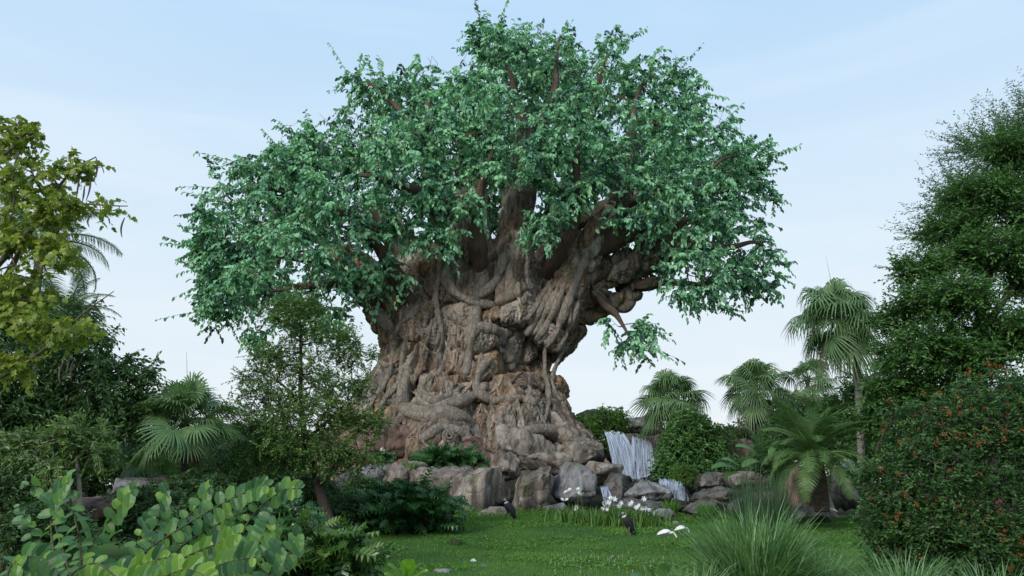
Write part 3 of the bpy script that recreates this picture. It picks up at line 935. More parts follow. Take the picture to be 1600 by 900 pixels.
# ------------------------------------------------------------------ ROCKS
def rock_mesh(rx, rd, rz, mat, seed, sub=4, flow=0.0, name='boulder'):
    bm = bmesh.new()
    bmesh.ops.create_icosphere(bm, subdivisions=sub, radius=1)
    me = bpy.data.meshes.new(name)
    bm.to_mesh(me); bm.free()
    n = len(me.vertices)
    V = np.zeros(n * 3, np.float32); me.vertices.foreach_get('co', V); V = V.reshape(-1, 3).astype(float)
    U = V.copy()
    r = np.random.default_rng(seed)
    V = np.sign(V) * np.abs(V) ** .74
    for k in range(17):
        d = norm(r.normal(size=3) * [1, 1, .8]); c = r.uniform(.52, .98)
        e = V @ d - c
        V = V - np.maximum(e, 0)[:, None] * d * .97
    sc = np.array([rx, rd, rz]); V = V * sc
    m = min(rx, rd, rz) ** .5 * max(rx, rd, rz) ** .5
    q = V / m
    h = .13 * fbm(q * 1.1 + seed, 4, seed % 50) + .075 * (1 - 2 * np.abs(vnoise(q * 2.6 + seed, seed % 41))) + .022 * fbm(q * 7, 3, 7)
    if flow:
        w = q[:, 0] * r.uniform(-.5, .5) + q[:, 2] * 1.0 + .5 * vnoise(q * 1.0 + seed, 5) if flow < 0 else q[:, 0] + q[:, 2] * r.uniform(-.4, .4) + .45 * vnoise(q * .9 + seed, 5)
        st = np.abs(np.sin(w * 6.5 + 1.5 * vnoise(q * 2, 9)))
        h = h + abs(flow) * (st ** .6 - .7) + abs(flow) * .5 * (np.abs(np.sin(w * 17)) - .6)
    V = V + norm(U / sc) * (h * m)[:, None]
    me.vertices.foreach_set('co', V.astype(np.float32).ravel())
    me.polygons.foreach_set('use_smooth', np.ones(len(me.polygons), bool))
    me.materials.append(mat)
    me.update()
    return me

def rock(px, py, Y, rx, ry, mat, label, seed, sub=4, flow=0.0, rd=None, group='boulders heaped round the giant tree', name='boulder', cat='boulder', tilt=0):
    s = Y / F
    c = at(px, py, Y)
    o = bpy.data.objects.new(name, rock_mesh(rx * s, (rd or (rx + ry) / 2) * s, ry * s, mat, seed, sub, flow, name))
    COL.objects.link(o)
    o.location = Vector(c)
    o.rotation_euler = (0, tilt, 0)
    return tag(o, label, cat, group)

RK = [
    (590, 742, 40, 38, 20, M_ROCKG, 'pale grey boulder at the left foot of the giant tree', 1, 4, .05),
    (575, 700, 46, 38, 36, M_ROCKR, 'reddish boulder half hidden by the feathery tree left of the trunk', 2, 4, 0),
    (632, 745, 39, 40, 22, M_ROCKB, 'fluted brown boulder between the grey boulder and the fern on the rocks', 3, 5, .07),
    (700, 752, 38, 62, 26, M_ROCKB, 'wide layered brown boulder just above the dark split-leaf shrub', 4, 5, -.09),
    (745, 775, 36, 58, 46, M_ROCKB, 'tall brown boulder with flowing vertical streaks behind the left vulture', 5, 5, .08),
    (792, 728, 38, 30, 28, M_ROCKB, 'rounded brown boulder topping the outcrop above the left vulture', 6, 5, .05),
    (836, 768, 35.5, 36, 44, M_ROCKB, 'upright fluted brown boulder right of the left vulture', 7, 5, .10),
    (868, 728, 40, 46, 20, M_ROCKB, 'low brown boulder spreading between the trunk and the outcrop', 8, 4, -.06),
    (898, 765, 36, 38, 40, M_ROCKG, 'big smooth grey boulder behind the left end of the white lilies', 9, 5, 0),
    (942, 738, 39, 34, 19, M_ROCKB, 'rounded brown boulder above the small cascade', 10, 4, .06),
    (965, 772, 37, 24, 30, M_ROCKD, 'dark wet boulder beside the small cascade', 11, 4, 0),
    (1012, 772, 36, 38, 20, M_ROCKG, 'smooth grey boulder between the small cascade and the lower waterfall', 12, 5, .05),
    (990, 795, 34, 46, 18, M_ROCKD, 'dark boulder low behind the white lilies', 13, 4, 0),
    (660, 770, 38, 36, 36, M_ROCKD, 'shadowy boulder behind the left half of the split-leaf shrub', 14, 4, .06),
    (905, 715, 43, 48, 22, M_ROCKB, 'sloping brown boulder right of the trunk foot', 15, 5, -.07),
    (935, 655, 56, 44, 22, M_ROCKG, 'grey boulder on the ridge above the upper waterfall', 16, 4, 0),
    (1005, 668, 54, 40, 20, M_ROCKG, 'weathered grey boulder on the ridge right of the upper waterfall', 17, 4, -.05),
    (983, 690, 48.3, 20, 12, M_ROCKD, 'black wet rock splitting the top of the upper waterfall', 18, 4, 0),
    (985, 722, 50.5, 62, 52, M_ROCKD, 'dark rock face behind the upper waterfall', 19, 4, .06),
    (1055, 772, 44, 42, 26, M_ROCKD, 'dark rock step behind the lower waterfall', 20, 4, 0),
    (1108, 752, 39, 34, 14, M_ROCKD, 'flat dark slab right of the lower waterfall', 21, 4, -.07),
    (1160, 752, 38, 38, 13, M_ROCKB, 'flat brown slab below the banana leaves', 22, 4, -.07),
    (1125, 778, 36, 52, 15, M_ROCKD, 'long low dark slab behind the tall grass tuft', 23, 4, -.08),
    (1100, 795, 33, 36, 12, M_ROCKD, 'low dark slab at the left edge of the tall grass tuft', 24, 4, -.06),
    (1150, 712, 50, 46, 24, M_ROCKR, 'rounded reddish boulder behind the banana leaves', 25, 4, .04),
    (1200, 785, 33, 40, 22, M_ROCKB, 'brown boulder behind the rushes', 26, 4, -.06),
    (1246, 770, 31, 34, 40, M_ROCKR, 'tall reddish brown boulder under the feather-leaved palm', 27, 5, .09),
    (1292, 775, 31.5, 26, 44, M_ROCKD, 'dark upright boulder under the feather-leaved palm trunk', 28, 4, .08),
    (1322, 770, 32, 22, 38, M_ROCKG, 'grey upright boulder beside the orange-flowered bush', 29, 4, .08),
    (1262, 806, 29, 52, 12, M_ROCKD, 'low dark ledge under the spoon-billed bird', 30, 4, -.05),
    (1175, 790, 24, 34, 22, M_ROCKG, 'round grey boulder just behind the tall grass tuft', 31, 4, 0),
    (165, 800, 19, 60, 20, M_ROCKR, 'pinkish boulder behind the round-leaved bush at far left', 32, 4, -.05),
    (205, 760, 22, 40, 16, M_ROCKG, 'grey slab on the pinkish rocks at the left', 33, 4, -.06),
    (375, 745, 33, 52, 30, M_ROCKR, 'pinkish boulder behind the left fan palm trunk', 34, 4, 0),
    (250, 770, 24, 44, 26, M_ROCKR, 'pinkish boulder left of the fan palm trunk', 35, 4, 0),
    (668, 700, 46.5, 70, 52, M_ROCKB, 'big tan shoulder of rock rising behind the fern on the boulders', 41, 5, .04),
    (742, 715, 45, 50, 40, M_ROCKR, 'tan rock shoulder below the middle of the trunk', 42, 5, -.05),
    (815, 705, 45, 62, 38, M_ROCKB, 'broad brown rock shoulder sloping down right of the trunk middle', 43, 5, .05),
    (880, 690, 47, 56, 44, M_ROCKB, 'steep brown rock shoulder at the right foot of the trunk', 44, 5, -.07),
    (612, 705, 46, 44, 40, M_ROCKR, 'reddish rock shoulder at the left foot of the trunk', 45, 5, .04),
    (668, 792, 34.5, 30, 12, M_ROCKG, 'small grey ledge at the lawn edge by the split-leaf shrub', 46, 4, 0),
    (770, 802, 33.5, 26, 9, M_ROCKB, 'small brown ledge at the lawn edge under the left vulture', 47, 4, 0),
    (870, 796, 34, 22, 12, M_ROCKG, 'small grey stone wedged between the upright boulder and the lilies', 48, 4, 0),
    (1034, 806, 31.5, 24, 10, M_ROCKG, 'small grey stone right of the rightmost lily clump', 49, 4, 0),
    (1018, 700, 50, 20, 26, M_ROCKD, 'dark wet ledge at the right edge of the tall waterfall', 50, 4, 0),
    (972, 752, 45.2, 20, 8, M_ROCKD, 'low wet rock breaking the foot of the tall waterfall', 51, 4, 0),
    (545, 775, 36, 40, 36, M_ROCKD, 'dark boulder left of the split-leaf shrub', 36, 4, .05),
]
for i, k in enumerate(RK):
    rock(k[0], k[1], k[2], k[3], k[4], k[5], k[6], 100 + k[7], k[8], k[9], rd=max(k[3], k[4]) * .85)
for (px, py, rx, ry, lab, sd_) in [(740, 877, 6, 3.5, 'small white stone on the lawn below the stump', 61), (756, 885, 7, 5, 'small grey stone right of the white stone on the lawn', 62),
                                   (694, 894, 19, 6, 'flat pale stone at the front edge of the lawn', 63), (1056, 819, 8, 6, 'pale lump of rock at the lawn edge by the lilies', 64)]:
    d = ray(px, py); t = 5.0
    while (CAM + d * t)[2] > g1(*(CAM + d * t)[:2]) and t < 60: t += .05
    P = CAM + d * t
    rock(px, py, P[1], rx, ry, M_ROCKG if sd_ != 61 else plain_mat('chalky_stone', (.6, .6, .58), (.45, .45, .43)), lab, sd_, 3, group='stones on the lawn', name='stone', cat='stone')

# ------------------------------------------------------------------ WATER
def water_mat():
    m, n, l = new_mat('falling_water')
    out = n.new('ShaderNodeOutputMaterial')
    a = n.new('ShaderNodeAttribute'); a.attribute_name = 'tone'
    cr = n.new('ShaderNodeValToRGB')
    cr.color_ramp.elements[0].color = (.10, .14, .20, 1); cr.color_ramp.elements[1].color = (.62, .71, .85, 1)
    l.new(a.outputs['Fac'], cr.inputs[0])
    pbn = n.new('ShaderNodeBsdfPrincipled'); pbn.inputs['Roughness'].default_value = .35
    l.new(cr.outputs[0], pbn.inputs['Base Color'])
    tr = n.new('ShaderNodeBsdfTransparent')
    mi = n.new('ShaderNodeMixShader')
    ma = n.new('ShaderNodeMath'); ma.operation = 'MULTIPLY_ADD'; ma.inputs[1].default_value = .62; ma.inputs[2].default_value = .06
    l.new(a.outputs['Fac'], ma.inputs[0]); l.new(ma.outputs[0], mi.inputs[0])
    l.new(tr.outputs[0], mi.inputs[1]); l.new(pbn.outputs[0], mi.inputs[2]); l.new(mi.outputs[0], out.inputs[0])
    return m
M_WATER = water_mat()
def sheet_mat():
    m, n, l = new_mat('water_veil')
    out = n.new('ShaderNodeOutputMaterial'); ge = n.new('ShaderNodeNewGeometry')
    mp = n.new('ShaderNodeMapping'); mp.inputs['Scale'].default_value = (7.5, 3.0, .55); l.new(ge.outputs['Position'], mp.inputs[0])
    nz = n.new('ShaderNodeTexNoise'); nz.inputs['Scale'].default_value = 1.0; nz.inputs['Detail'].default_value = 7; nz.inputs['Roughness'].default_value = .7; nz.inputs['Distortion'].default_value = .25
    l.new(mp.outputs[0], nz.inputs[0])
    mr = n.new('ShaderNodeMapRange'); mr.inputs['From Min'].default_value = .40; mr.inputs['From Max'].default_value = .66; mr.inputs['To Max'].default_value = .62
    l.new(nz.outputs[0], mr.inputs['Value'])
    d = n.new('ShaderNodeBsdfPrincipled'); d.inputs['Base Color'].default_value = (.56, .66, .82, 1); d.inputs['Roughness'].default_value = .5
    t = n.new('ShaderNodeBsdfTransparent'); x = n.new('ShaderNodeMixShader')
    l.new(mr.outputs[0], x.inputs[0]); l.new(t.outputs[0], x.inputs[1]); l.new(d.outputs[0], x.inputs[2]); l.new(x.outputs[0], out.inputs[0])
    return m
M_SHEET = sheet_mat()
def waterfall(lip, foot, Y, n, label, throw=.6, wid=.017, name='waterfall'):
    """lip and foot: two pixels each; strands fall from one to the other"""
    a0, a1 = at(*lip[0], Y), at(*lip[1], Y)
    b0, b1 = at(*foot[0], Y - throw), at(*foot[1], Y - throw)
    root = thing(name, (b0 + b1) / 2, label, 'waterfall')
    def run(g, s, w, tone, jit):
        bulge = .10 * np.sin(s * 19) + .07 * np.sin(s * 41)
        m = len(s); K = 9
        off = rng.normal(0, jit, (m, 3)) * [1, 1, .3]
        st = rng.uniform(0, .45, m); en = rng.uniform(.5, 1.0, m)
        V = []
        sA = a0 + (a1 - a0) * s[:, None]; sB = b0 + (b1 - b0) * (s + rng.normal(0, .03, m))[:, None]
        for k in range(K):
            u = st + (en - st) * k / (K - 1)
            p = sA * (1 - u)[:, None] + sB * u[:, None]
            drop = (sA[:, 2] - sB[:, 2])
            p[:, 2] = sA[:, 2] - drop * u ** 1.5
            p[:, 2] = p[:, 2] + (1 - u) * bulge
            p[:, 1] += -.25 * throw * np.sin(u * 3) + off[:, 1] * u
            p[:, 0] += off[:, 0] * (.3 + u)
            ww = w * (.35 + .65 * math.sin(math.pi * (k + .4) / K))
            V += [p - np.array([1, 0, 0]) * ww[:, None], p + np.array([1, 0, 0]) * ww[:, None]]
        V = np.stack(V, 1)
        base = (np.arange(m) * 2 * K)[:, None, None]
        q = np.array([[2 * k, 2 * k + 1, 2 * k + 3, 2 * k + 2] for k in range(K - 1)])[None]
        g.add(V.reshape(-1, 3), (base + q).reshape(-1, 4), None, np.repeat(tone, 2 * K))
    g = Geo()
    n = int(n * .35)
    cs = np.clip(rng.choice(rng.random(9), n) + rng.normal(0, .05, n), 0, 1)
    run(g, np.where(rng.random(n) < .6, cs, rng.random(n)), rng.uniform(.4, 1.5, n) * wid, rng.uniform(.1, 1, n), .06)
    g.obj('water_strands', M_WATER, root, kind='stuff')
    # thin streaked veils of water, one behind the other
    for lay in range(4):
        g = Geo()
        U, Vv = 60, 18
        uu, vv = np.meshgrid(np.linspace(0, 1, U), np.linspace(0, 1, Vv), indexing='ij')
        P = (a0 + (a1 - a0) * uu[..., None]) * (1 - vv[..., None]) + (b0 + (b1 - b0) * uu[..., None]) * vv[..., None]
        za = a0[2] + (a1[2] - a0[2]) * uu + .10 * np.sin(uu * 19 + lay) + .06 * np.sin(uu * 47); zb = b0[2] + (b1[2] - b0[2]) * uu - .05
        P[..., 2] = za - (za - zb) * vv ** (1.4 + .15 * lay)
        P[..., 1] += .10 * lay - .12 + .06 * np.sin(uu * 31 + lay * 2) + .10 * np.sin(uu * 13 + lay) * vv
        i = np.arange(U - 1)[:, None] * Vv + np.arange(Vv - 1)[None]
        g.add(P.reshape(-1, 3), np.stack([i, i + 1, i + Vv + 1, i + Vv], -1).reshape(-1, 4), None, .5)
        g.obj('water_sheet', M_SHEET, root)
    g = Geo()
    m = n * 3
    s = rng.random(m)
    p = b0 + (b1 - b0) * s[:, None] + rng.normal(0, 1, (m, 3)) * [.12, .2, .12] + [0, -.1, 0]
    leaves(g, LEAF2, p, rng.normal(size=(m, 3)), rng.normal(size=(m, 3)), .05, .04, rng.uniform(.4, 1, m))
    g.obj('foam', M_WATER, root, kind='stuff')
waterfall([(944, 676), (974, 680)], [(960, 746), (1002, 748)], 47, 230, 'left-hand sheet of the tall white waterfall right of the trunk', 1.0)
waterfall([(988, 684), (1016, 692)], [(986, 747), (1026, 742)], 47, 230, 'right-hand sheet of the tall white waterfall beside the bushy palm', 1.0)
waterfall([(1030, 750), (1062, 754)], [(1034, 784), (1078, 786)], 41, 130, 'short lower waterfall left of the small bright bush', .6)
waterfall([(938, 764), (950, 765)], [(944, 784), (956, 784)], 35.4, 34, 'tiny cascade between boulders behind the white lilies', .3, .025, 'cascade')
waterfall([(1318, 722), (1332, 726)], [(1332, 736), (1350, 741)], 30.5, 26, 'thin trickle of water beside the feather-leaved palm', .3, .02, 'water_trickle')
def pool():
    g = Geo()
    a = np.linspace(0, 2 * math.pi, 40, endpoint=False)
    c = at(1040, 790, 39)
    r = 1 + .15 * np.sin(a * 3)
    V = np.stack([c[0] - .6 + 3.4 * r * np.cos(a), c[1] + 2.5 * r * np.sin(a), 0 * a + c[2]], -1)
    g.add(np.vstack([V, V.mean(0)]), None, [(40, k, (k + 1) % 40) for k in range(40)])
    m, n, l = new_mat('pool_water')
    out = n.new('ShaderNodeOutputMaterial'); p = n.new('ShaderNodeBsdfPrincipled')
    p.inputs['Base Color'].default_value = (.03, .05, .05, 1); p.inputs['Roughness'].default_value = .12
    z = n.new('ShaderNodeTexNoise'); z.inputs['Scale'].default_value = 30
    b = n.new('ShaderNodeBump'); b.inputs['Strength'].default_value = .5
    l.new(z.outputs[0], b.inputs['Height']); l.new(b.outputs[0], p.inputs['Normal']); l.new(p.outputs[0], out.inputs[0])
    o = g.obj('pool_water', m, smooth=False); o['kind'] = 'structure'
pool()

# ------------------------------------------------------------------ PALMS
M_FAN = leaf_mat('fan_palm_leaf', [(0, (.055, .11, .045)), (.5, (.11, .20, .08)), (1, (.19, .28, .11))], trans=.2)
M_FAND = leaf_mat('dead_palm_leaf', [(0, (.07, .05, .03)), (1, (.17, .12, .07))], trans=.1)
M_FEA = leaf_mat('feather_palm_leaf', [(0, (.04, .09, .03)), (.6, (.08, .165, .05)), (1, (.16, .24, .06))], trans=.2)
M_PET = plain_mat('palm_petiole', (.10, .11, .04), (.06, .06, .03))
M_PTR = rock_mat('palm_trunk_bark', [(.10, .09, .08), (.20, .185, .165), (.27, .25, .23)], scale=2.5, stretch=(1, 1, 3), bump=.6, bscale=10, streak=False)
M_PTD = rock_mat('dark_palm_trunk_bark', [(.03, .022, .018), (.07, .055, .045), (.12, .09, .07)], scale=2.5, stretch=(1, 1, 3), bump=.8, bscale=10, streak=False)

def fan_mesh(el, pet=1.0, rad=1.0, segs=30, droop=.45, seed=0, tip=.55):
    r = np.random.default_rng(seed)
    g = Geo()
    t0 = np.array([math.cos(el), 0, math.sin(el)])
    s = np.linspace(0, 1, 7)[:, None]
    P = t0 * s * pet + np.array([0, 0, -.22]) * pet * s ** 2
    tube(g, P, np.linspace(.03, .015, 7), 5, tone=.7)
    h = P[-1]; t = norm(P[-1] - P[-2])
    sd = np.array([0, 1.0, 0]); nn = np.cross(t, sd)
    for k in range(segs):
        ph = R(-125 + 250 * (k + .5) / segs) + r.normal(0, .02)
        d = math.cos(ph) * t + math.sin(ph) * sd
        L = rad * (1 - .18 * abs(ph) / 2.2) * r.uniform(.9, 1.06)
        dph = R(250 / segs) / 2
        rho = np.array([.06, .40, .60, .82, 1.0]) * L
        w = np.array([.06 * L * math.tan(dph), L * .40 * math.tan(dph), .026 * rad, .016 * rad, .002])
        e = norm(np.cross(nn, d))
        V = []
        for j in range(5):
            x = max(0, rho[j] / L - .45)
            c = h + d * rho[j] * (1 - .35 * x * x) + np.array([0, 0, -1.0]) * (droop * .35 * (rho[j] / L) ** 2 * L + tip * x ** 1.6 * 2.0 * L * r.uniform(.85, 1.15))
            up = nn * (-.25 * w[j])
            V += [c - e * w[j], c + up * (-1 if j else 0), c + e * w[j]]
        q = []
        for j in range(4):
            b = 3 * j
            q += [(b, b + 3, b + 4, b + 1), (b + 1, b + 4, b + 5, b + 2)]
        g.add(V, q, None, np.clip(r.normal(.5, .12), 0, 1))
    return g

def fan_palm(px, py, Y, rpx, label, trunk, mtr, nf=40, seed=0, dead=6, tip=.55, group='fan palms', spear=False, elmin=-55):
    s = Y / F
    c = at(px, py, Y)
    TP = spline(np.array([at(a, b, Y) for a, b in trunk]), 24)
    tr_ = (rpx * s) * .06
    root = thing('fan_palm', TP[-1], label, 'palm tree', group)
    if len(trunk) > 1:
        g = Geo(); tube(g, TP, np.linspace(tr_ * .9, tr_ * 1.15, 24), 10, rough=.10, seed=seed, fl=2)
        g.obj('trunk', mtr, root)
    rad = rpx * s * .56; pet = rpx * s * .50
    els = [86, 74, 62, 50, 38, 26, 12, -4, -20, -38]
    meshes = [fan_mesh(R(e), pet, rad, 28, .4, seed * 10 + i, tip * (1.15 if e > 30 else .9)).mesh('frond', M_FAN, False) for i, e in enumerate(els)]
    dm = fan_mesh(R(-52), pet * .8, rad * .8, 18, .5, seed + 3, .9).mesh('dead_frond', M_FAND, False)
    k = 0
    for i in range(nf):
        b = i / nf
        lv = min(9, int(b * 10))
        if els[lv] < elmin: lv = 3
        a = i * 2.39996 + seed
        o = bpy.data.objects.new('frond', meshes[lv]); COL.objects.link(o); o.parent = root
        sc = rng.uniform(.75, 1.15)
        o.matrix_local = Matrix.Translation(Vector(c - np.array([0, 0, .10 * b]) - TP[-1])) @ Matrix.Rotation(a, 4, 'Z') @ Matrix.Rotation(rng.normal(0, .22), 4, 'Y') @ Matrix.Rotation(rng.normal(0, .3), 4, 'X') @ Matrix.Scale(sc, 4)
    for i in range(dead):
        o = bpy.data.objects.new('dead_frond', dm); COL.objects.link(o); o.parent = root
        o['label'] = 'withered brown frond hanging below the crown'
        o.matrix_local = Matrix.Translation(Vector(c - np.array([0, 0, .2]) - TP[-1])) @ Matrix.Rotation(i * 2.4 + 1, 4, 'Z') @ Matrix.Rotation(rng.normal(.15, .15), 4, 'Y')
    if spear:
        g = Geo(); tube(g, [c, c + [-.05, 0, rpx * s * .6], c + [-.16, 0, rpx * s * 1.15]], [.014, .010, .003], 5)
        g.obj('spear_leaf', M_FAN, root)
    return root
fan_palm(1306, 492, 30, 86, 'tallest fan palm, drooping crown on a slender pale trunk left of the big right-hand trees', [(1310, 492), (1335, 548), (1343, 640), (1346, 740)], M_PTR, 50, 1, 4, .75, spear=True)
fan_palm(1052, 622, 46, 66, 'bushy fan palm right of the ridge boulders above the waterfall', [(1052, 622), (1055, 690)], M_PTD, 46, 2, 3, .5)
fan_palm(1178, 606, 44, 64, 'fan palm with dark trunk standing left of the sparse palm', [(1178, 606), (1184, 650), (1188, 720)], M_PTD, 46, 3, 6, .55)
fan_palm(1262, 594, 49, 52, 'sparse fan palm with brown withered skirt behind the feather-leaved palm', [(1262, 594), (1262, 640), (1262, 720)], M_PTD, 18, 4, 12, .7)
fan_palm(290, 655, 22, 92, 'full fan palm with dark trunk left of the feathery tree', [(290, 655), (289, 720), (287, 800)], M_PTD, 44, 5, 1, .22, spear=True)
fan_palm(226, 705, 27, 56, 'low fan palm tucked under the dark bushy tree', [(226, 705), (226, 790)], M_PTD, 26, 6, 3, .5)
fan_palm(372, 690, 30, 50, 'small fan palm half hidden right of the full fan palm', [(372, 690), (372, 780)], M_PTD, 22, 7, 6, .5)
fan_palm(1392, 575, 33, 42, 'fan palm half hidden behind the big right-hand tree', [(1392, 575), (1392, 700)], M_PTD, 22, 8, 2, .6)

def feather_mesh(L, el, arch, nl=70, ll=.36, lw=.017, seed=0, hang=.35, tone=.5):
    r = np.random.default_rng(seed)
    g = Geo()
    s = np.linspace(0, 1, 14)
    ang = el - arch * s ** 1.3
    dx = np.cos(ang); dz = np.sin(ang)
    P = np.zeros((14, 3))
    P[1:, 0] = np.cumsum(dx[:-1]) / 13 * L; P[1:, 2] = np.cumsum(dz[:-1]) / 13 * L
    tube(g, P, np.linspace(.032, .008, 14) * L / 2, 5, tone=.9)
    u = np.linspace(.16, 1, nl)
    for sg in (1, -1):
        Q = np.stack([np.interp(u, s, P[:, k]) for k in range(3)], -1)
        T = norm(np.stack([np.interp(u, s, np.gradient(P[:, k])) for k in range(3)], -1))
        D = T * .55 + np.array([0, sg * 1.0, 0]) + np.array([0, 0, .18]) + r.normal(size=(nl, 3)) * .08
        D = norm(D)
        l = ll * L / 2 * (np.sin(np.pi * np.clip(u * .86 + .10, 0, 1)) ** .6) * r.uniform(.9, 1.1, nl)
        w = lw * L / 2
        nn = norm(np.cross(D, T))
        A = Q; B = Q + D * (l * .5)[:, None] - np.array([0, 0, 1]) * (hang * .25 * l)[:, None]
        C = Q + D * (l * .95)[:, None] - np.array([0, 0, 1]) * (hang * l)[:, None]
        V = np.stack([A - T * w * .4, A + T * w * .4, B - T * w * .5, B + T * w * .5, C], 1)
        n = len(V); b = np.arange(n) * 5
        g.add(V.reshape(-1, 3), np.stack([b, b + 1, b + 3, b + 2], -1), np.stack([b + 2, b + 3, b + 4], -1), np.repeat(np.clip(r.normal(tone, .12, n), 0, 1), 5))
    return g

def feather_palm(px, py, Y, rpx, label, trunk, mtr, nf=28, seed=0, tr_r=.16, hang=.25, elmax=80, group='feather palms', name='feather_palm', ll=.38):
    s = Y / F
    c = at(px, py, Y); L = rpx * s * 1.15
    TP = spline(np.array([at(a, b, Y) for a, b in trunk]), 20)
    root = thing(name, TP[-1], label, 'palm tree', group)
    g = Geo(); tube(g, TP, np.linspace(tr_r * 1.1, tr_r, 20), 12, rough=.22, seed=seed, fl=6)
    g.obj('trunk', mtr, root)
    els = [elmax, elmax * .8, elmax * .55, elmax * .28, 0]
    ms = [feather_mesh(L * 1.1, R(e), R(58 + 11 * i), seed=seed + i, hang=hang, tone=.45 + .08 * i, ll=ll).mesh('frond', M_FEA, False) for i, e in enumerate(els)]
    for i in range(nf):
        lv = min(4, int(i / nf * 5))
        o = bpy.data.objects.new('frond', ms[lv]); COL.objects.link(o); o.parent = root
        o.matrix_local = Matrix.Translation(Vector(c - TP[-1])) @ Matrix.Rotation(i * 2.39996 + seed, 4, 'Z') @ Matrix.Rotation(rng.normal(0, .1), 4, 'Y') @ Matrix.Rotation(rng.normal(0, .25), 4, 'X') @ Matrix.Scale(rng.uniform(.85, 1.1), 4)
feather_palm(1272, 715, 27, 82, 'broad low feather-leaved palm on the brown boulders left of the orange-flowered bush', [(1272, 712), (1280, 750), (1284, 800)], M_PTD, 60, 1, .22, .22)
feather_palm(62, 378, 27, 112, 'tall feather-leaved palm drooping behind the yellow-green tree', [(62, 378), (50, 560), (40, 800)], M_PTR, 24, 2, .13, .6, 60)
feather_palm(100, 490, 26, 72, 'shorter feather-leaved palm below the tall one at far left', [(100, 490), (84, 640), (76, 800)], M_PTR, 22, 3, .12, .5, 65)

# ------------------------------------------------------------------ BROADLEAF TREES AND BUSHES
M_YEL = leaf_mat('yellow_green_leaf', [(0, (.08, .13, .02)), (.5, (.19, .26, .035)), (1, (.40, .42, .07))], trans=.35)
M_YELO = leaf_mat('yellow_green_large_leaf', [(0, (.08, .13, .02)), (.5, (.19, .26, .035)), (1, (.40, .42, .07))], src='obj', trans=.35)
M_DK = leaf_mat('dark_green_leaf', [(0, (.022, .062, .018)), (.6, (.055, .13, .034)), (1, (.12, .21, .05))], trans=.2)
M_MD = leaf_mat('mid_green_leaf', [(0, (.030, .085, .022)), (.5, (.065, .165, .04)), (1, (.13, .26, .06))], trans=.25)
M_OL = leaf_mat('olive_green_leaf', [(0, (.045, .11, .03)), (.55, (.10, .20, .05)), (1, (.24, .30, .07))], trans=.25)
M_BG = leaf_mat('bright_green_leaf', [(0, (.03, .09, .012)), (.5, (.08, .19, .025)), (1, (.17, .32, .05))], trans=.3)
M_FI = leaf_mat('fine_grey_green_leaf', [(0, (.045, .11, .045)), (.6, (.075, .165, .06)), (1, (.13, .23, .08))], trans=.25)

def lf(per, tl, m, LT, L, Wd, **k):
    return dict(per=per, tl=tl, m=m, LT=LT, leafL=L, leafW=Wd, **k)

# dark bushy tree, far left
woody('broadleaf_tree', 'dense dark green tree filling the far left below the yellow-green tree', 'tree',
      [(pts([(40, 860, 23), (50, 740, 23), (70, 620, 23), (60, 520, 23)]), [.26, .22, .15, .06]), (pts([(60, 660, 23), (130, 600, 22.5), (200, 590, 22)]), [.12, .08, .03])],
      [pb(30, 600, 23, 95, 75), pb(120, 545, 22, 62, 48), pb(180, 600, 22, 58, 46), pb(205, 652, 23, 42, 30), pb(100, 660, 23, 85, 46), pb(0, 500, 24, 75, 60), pb(105, 500, 23, 45, 32), pb(20, 700, 23, 70, 40), pb(235, 640, 22, 32, 24)],
      90, 1300, lf(3, .65, 10, LEAF2, .17, .42, hang=.5, tone0=.42, rt=.006), M_DK, M_DBARK)
# yellow-green tree, near left
yt = woody('yellow_leaved_tree', 'open yellow-green tree with long hanging seed pods at the left edge', 'tree',
      [(pts([(-120, 960, 13), (-90, 700, 13), (-60, 500, 13), (-30, 330, 13)]), [.22, .17, .13, .07]),
       (pts([(-70, 560, 13), (0, 450, 12.6), (60, 340, 12.5), (110, 270, 12.5), (150, 245, 12.5)]), [.09, .055, .035, .02, .008]),
       (pts([(-60, 480, 13), (10, 400, 12.3), (90, 325, 12.3), (200, 322, 12.3)]), [.07, .045, .025, .007]),
       (pts([(-60, 620, 13), (0, 590, 12.4), (70, 545, 12.3), (130, 490, 12.2), (178, 455, 12.2)]), [.08, .04, .028, .015, .006]),
       (pts([(-40, 300, 13), (10, 240, 12.8), (60, 190, 12.8)]), [.06, .03, .01])],
      [pb(15, 215, 13, 50, 42), pb(62, 205, 12.8, 26, 22), pb(45, 285, 12.6, 52, 40), pb(120, 262, 12.5, 34, 18), pb(40, 365, 12.4, 55, 40), pb(15, 450, 12.3, 60, 40), pb(90, 395, 12.3, 40, 26),
       pb(60, 500, 12.2, 60, 30), pb(115, 520, 12.2, 42, 22), pb(25, 570, 12.4, 40, 26), pb(95, 325, 12.4, 40, 24), pb(190, 462, 12.2, 18, 7), pb(168, 322, 12.3, 28, 7)],
      46, 330, lf(2, .28, 6, LOBED, .12, .75, hang=.6, tone0=.5, rt=.004), M_YEL, M_BARK, inner=.15)
gm = Geo(); leaves(gm, LOBED, np.zeros((1, 3)), np.array([[1.0, 0, 0]]), np.array([[0, 0, 1.0]]), .15, .13, .5)
lme = gm.mesh('leaf', M_YELO, False)
for k in range(150):
    b = [pb(20, 205, 12.7, 50, 40), pb(50, 320, 12.2, 70, 60), pb(40, 480, 12.0, 75, 60), pb(125, 262, 12.3, 32, 16), pb(110, 515, 12.0, 45, 24), pb(90, 400, 12.1, 44, 28)][k % 6]
    p = b[0] + norm(rng.normal(size=3)) * np.array(b[1]) * rng.uniform(.2, .9)
    place(lme, 'leaf', yt, p, (rng.normal(0, .7), rng.normal(-.2, .5), -.7), (rng.normal(0, .4), -1, .6), rng.uniform(.7, 1.15))
